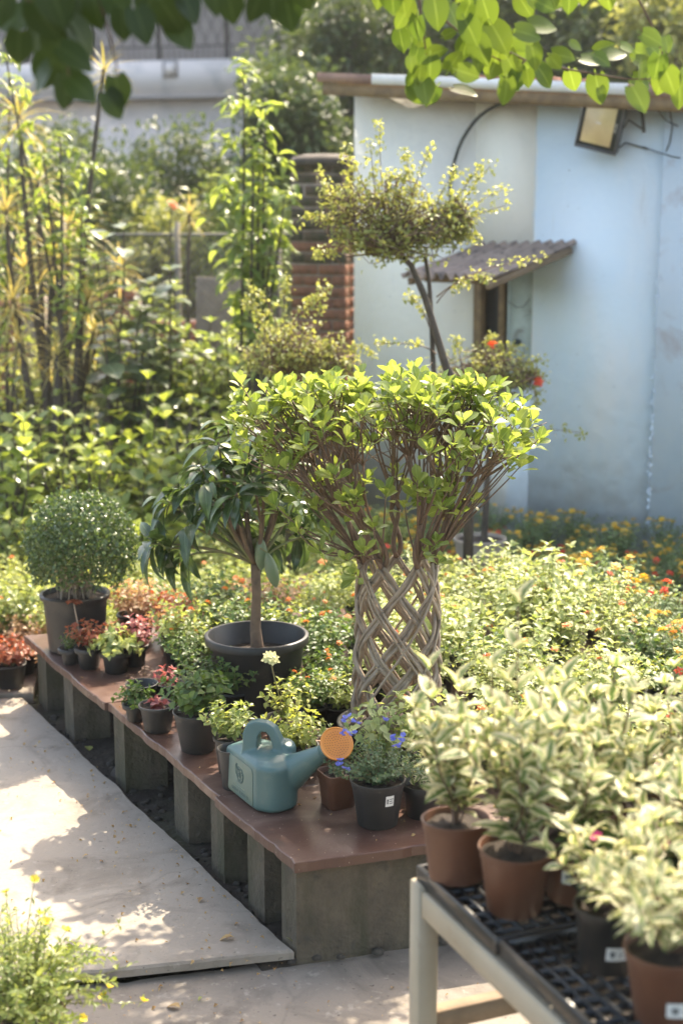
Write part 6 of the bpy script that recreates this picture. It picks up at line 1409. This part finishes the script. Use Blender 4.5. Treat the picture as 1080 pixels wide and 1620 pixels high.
Lf = [(70, 30, 60, 1.2), (110, 25, 100, 1.3), (45, 20, 140, 1.2), (95, 75, 80, 1.3), (60, 50, 120, 1.2), (20, 30, 160, 1.1), (130, 60, 60, 1.2), (75, 110, 100, 1.2), (110, 130, 60, 1.2), (65, 125, 130, 1.0), (130, 140, 40, .95), (105, 145, 90, 1.1), (188, 145, 80, 1.0), (180, 165, 60, .95), (120, 90, 30, 1.1), (195, 38, 90, .9), (225, 40, 70, 1.0), (270, 25, 60, 1.1), (285, 50, 50, 1.1), (255, 0, 90, 1.2), (300, 10, 60, 1.0), (365, 10, 80, 1.0), (405, 12, 110, .9), (455, 15, 80, 1.25), (430, -5, 90, 1.2), (150, 10, 80, 1.3), (185, 5, 70, 1.1), (30, 75, 100, 1.0), (0, 10, 100, 1.1), (235, 10, 110, 1.1), (90, 5, 70, 1.3), (340, -10, 80, 1.1), (480, -10, 70, 1.0)]
overhang('dark heart-leaved branch hanging over the top left of the view', 2.85, [[(-40, -60, 0), (60, 10, 0), (100, 70, .05), (110, 120, 0)], [(0, -80, 0), (150, -30, 0), (300, -20, 0), (480, -30, .05)], [(150, -30, 0), (175, 60, .05), (188, 120, 0)]], Lf, 51, .8, (1500, (-500, 700), (-1000, -220), 1.4, True), 'leaf_heart_shaded')
ct = bpy.data.objects['overhanging_branch']; r = random.Random(61); n_ = 5200  # added unseen leaf layer overhead, keeps sky light off the left branch
pc = np.stack([rng.uniform(-2.4, .75, n_), rng.uniform(.2, 3.6, n_), rng.uniform(3.05, 4.0, n_)], 1); pc[:, 2] += np.maximum(0, pc[:, 1] - 2.6) * .5
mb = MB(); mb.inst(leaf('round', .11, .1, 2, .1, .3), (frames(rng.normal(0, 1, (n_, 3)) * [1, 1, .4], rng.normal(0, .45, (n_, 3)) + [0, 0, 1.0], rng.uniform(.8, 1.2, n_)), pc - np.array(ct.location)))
tag(mb.obj('foliage', M['leaf_heart_shaded'], ct), kind='stuff')
Rr = [(640, 20, 100, 1.1), (660, 45, 90, 1.0), (690, 20, 80, 1.2), (620, -5, 90, 1.2), (600, -10, 90, 1.1), (665, 80, 100, 1.0), (680, 110, 90, 1.0), (655, 130, 100, .95), (672, 145, 80, 1.0), (690, 82, -20, .8), (718, 96, -60, .9), (735, 143, 10, 1.0), (680, 150, 130, .9), (720, 30, 60, 1.1), (745, 50, 60, 1.1), (760, 80, 70, 1.2), (770, 20, 70, 1.2), (790, 60, 60, 1.3), (800, 100, 80, 1.2), (760, 40, 100, 1.1), (810, 125, 60, 1.1), (830, 65, 20, 1.1), (858, 40, 0, 1.1), (845, 90, 70, 1.0), (780, 105, 110, 1.1), (862, 122, 50, 1.0), (800, 145, 90, 1.0), (815, 125, 100, 1.0), (890, 88, 10, .9), (935, 95, 10, .9), (970, 85, -10, .95), (905, 128, 70, .9), (945, 140, 80, 1.1), (1010, 155, 60, 1.1), (1020, 90, 30, 1.1), (1040, 85, 40, 1.0), (1015, 115, 80, .8), (1060, 130, 60, 1.1), (1075, 150, 80, 1.1), (1020, 100, 20, .9), (1045, 130, 100, 1.0), (870, -10, 60, 1.1), (900, 0, 90, 1.0), (960, -5, 80, 1.0), (740, -10, 90, 1.2), (830, 10, 60, 1.0), (700, -5, 70, 1.2), (650, 60, 60, 1.1), (735, 75, 110, 1.0)]
_r = random.Random(9); Rr = Rr + [(x + _r.uniform(-28, 28), y + _r.uniform(-26, 18) - 6, a_ + _r.uniform(-40, 40), s_ * _r.uniform(.55, .95)) for (x, y, a_, s_) in Rr]
overhang('sunlit heart-leaved branch hanging over the shed roof at the top right', 3.8, [[(620, -60, 0), (690, 20, 0), (760, 80, 0), (800, 100, .03)], [(760, 60, 0), (830, 95, 0), (900, 110, .03), (990, 125, 0), (1100, 125, 0)], [(660, -20, 0), (670, 60, 0), (680, 120, .03)], [(830, 95, 0), (800, 130, 0)], [(980, -60, 0), (1030, 40, 0), (1060, 120, 0)]], Rr, 52, .8, (40, (560, 1150), (-460, -70), .7, False))
print('objects', len(bpy.data.objects), 'tris approx', sum(len(o.data.polygons) for o in bpy.data.objects if o.type == 'MESH'))

# ------------------------------------------------------------------ air: thin sunlit haze
hz, t_, N_h, L_h, b_h = new_mat('thin_haze'); N_h.remove(b_h); pv = N_h.new('ShaderNodeVolumePrincipled'); pv.inputs['Color'].default_value = (.9, .92, .9, 1); pv.inputs['Density'].default_value = .0012; pv.inputs['Anisotropy'].default_value = .3
L_h.new(pv.outputs[0], N_h['Material Output'].inputs['Volume'])
mb = MB(); mb.box((0, 40, 5.4), (120, 130, 13.2)); tag(mb.obj('haze', hz, smooth=False), kind='stuff')
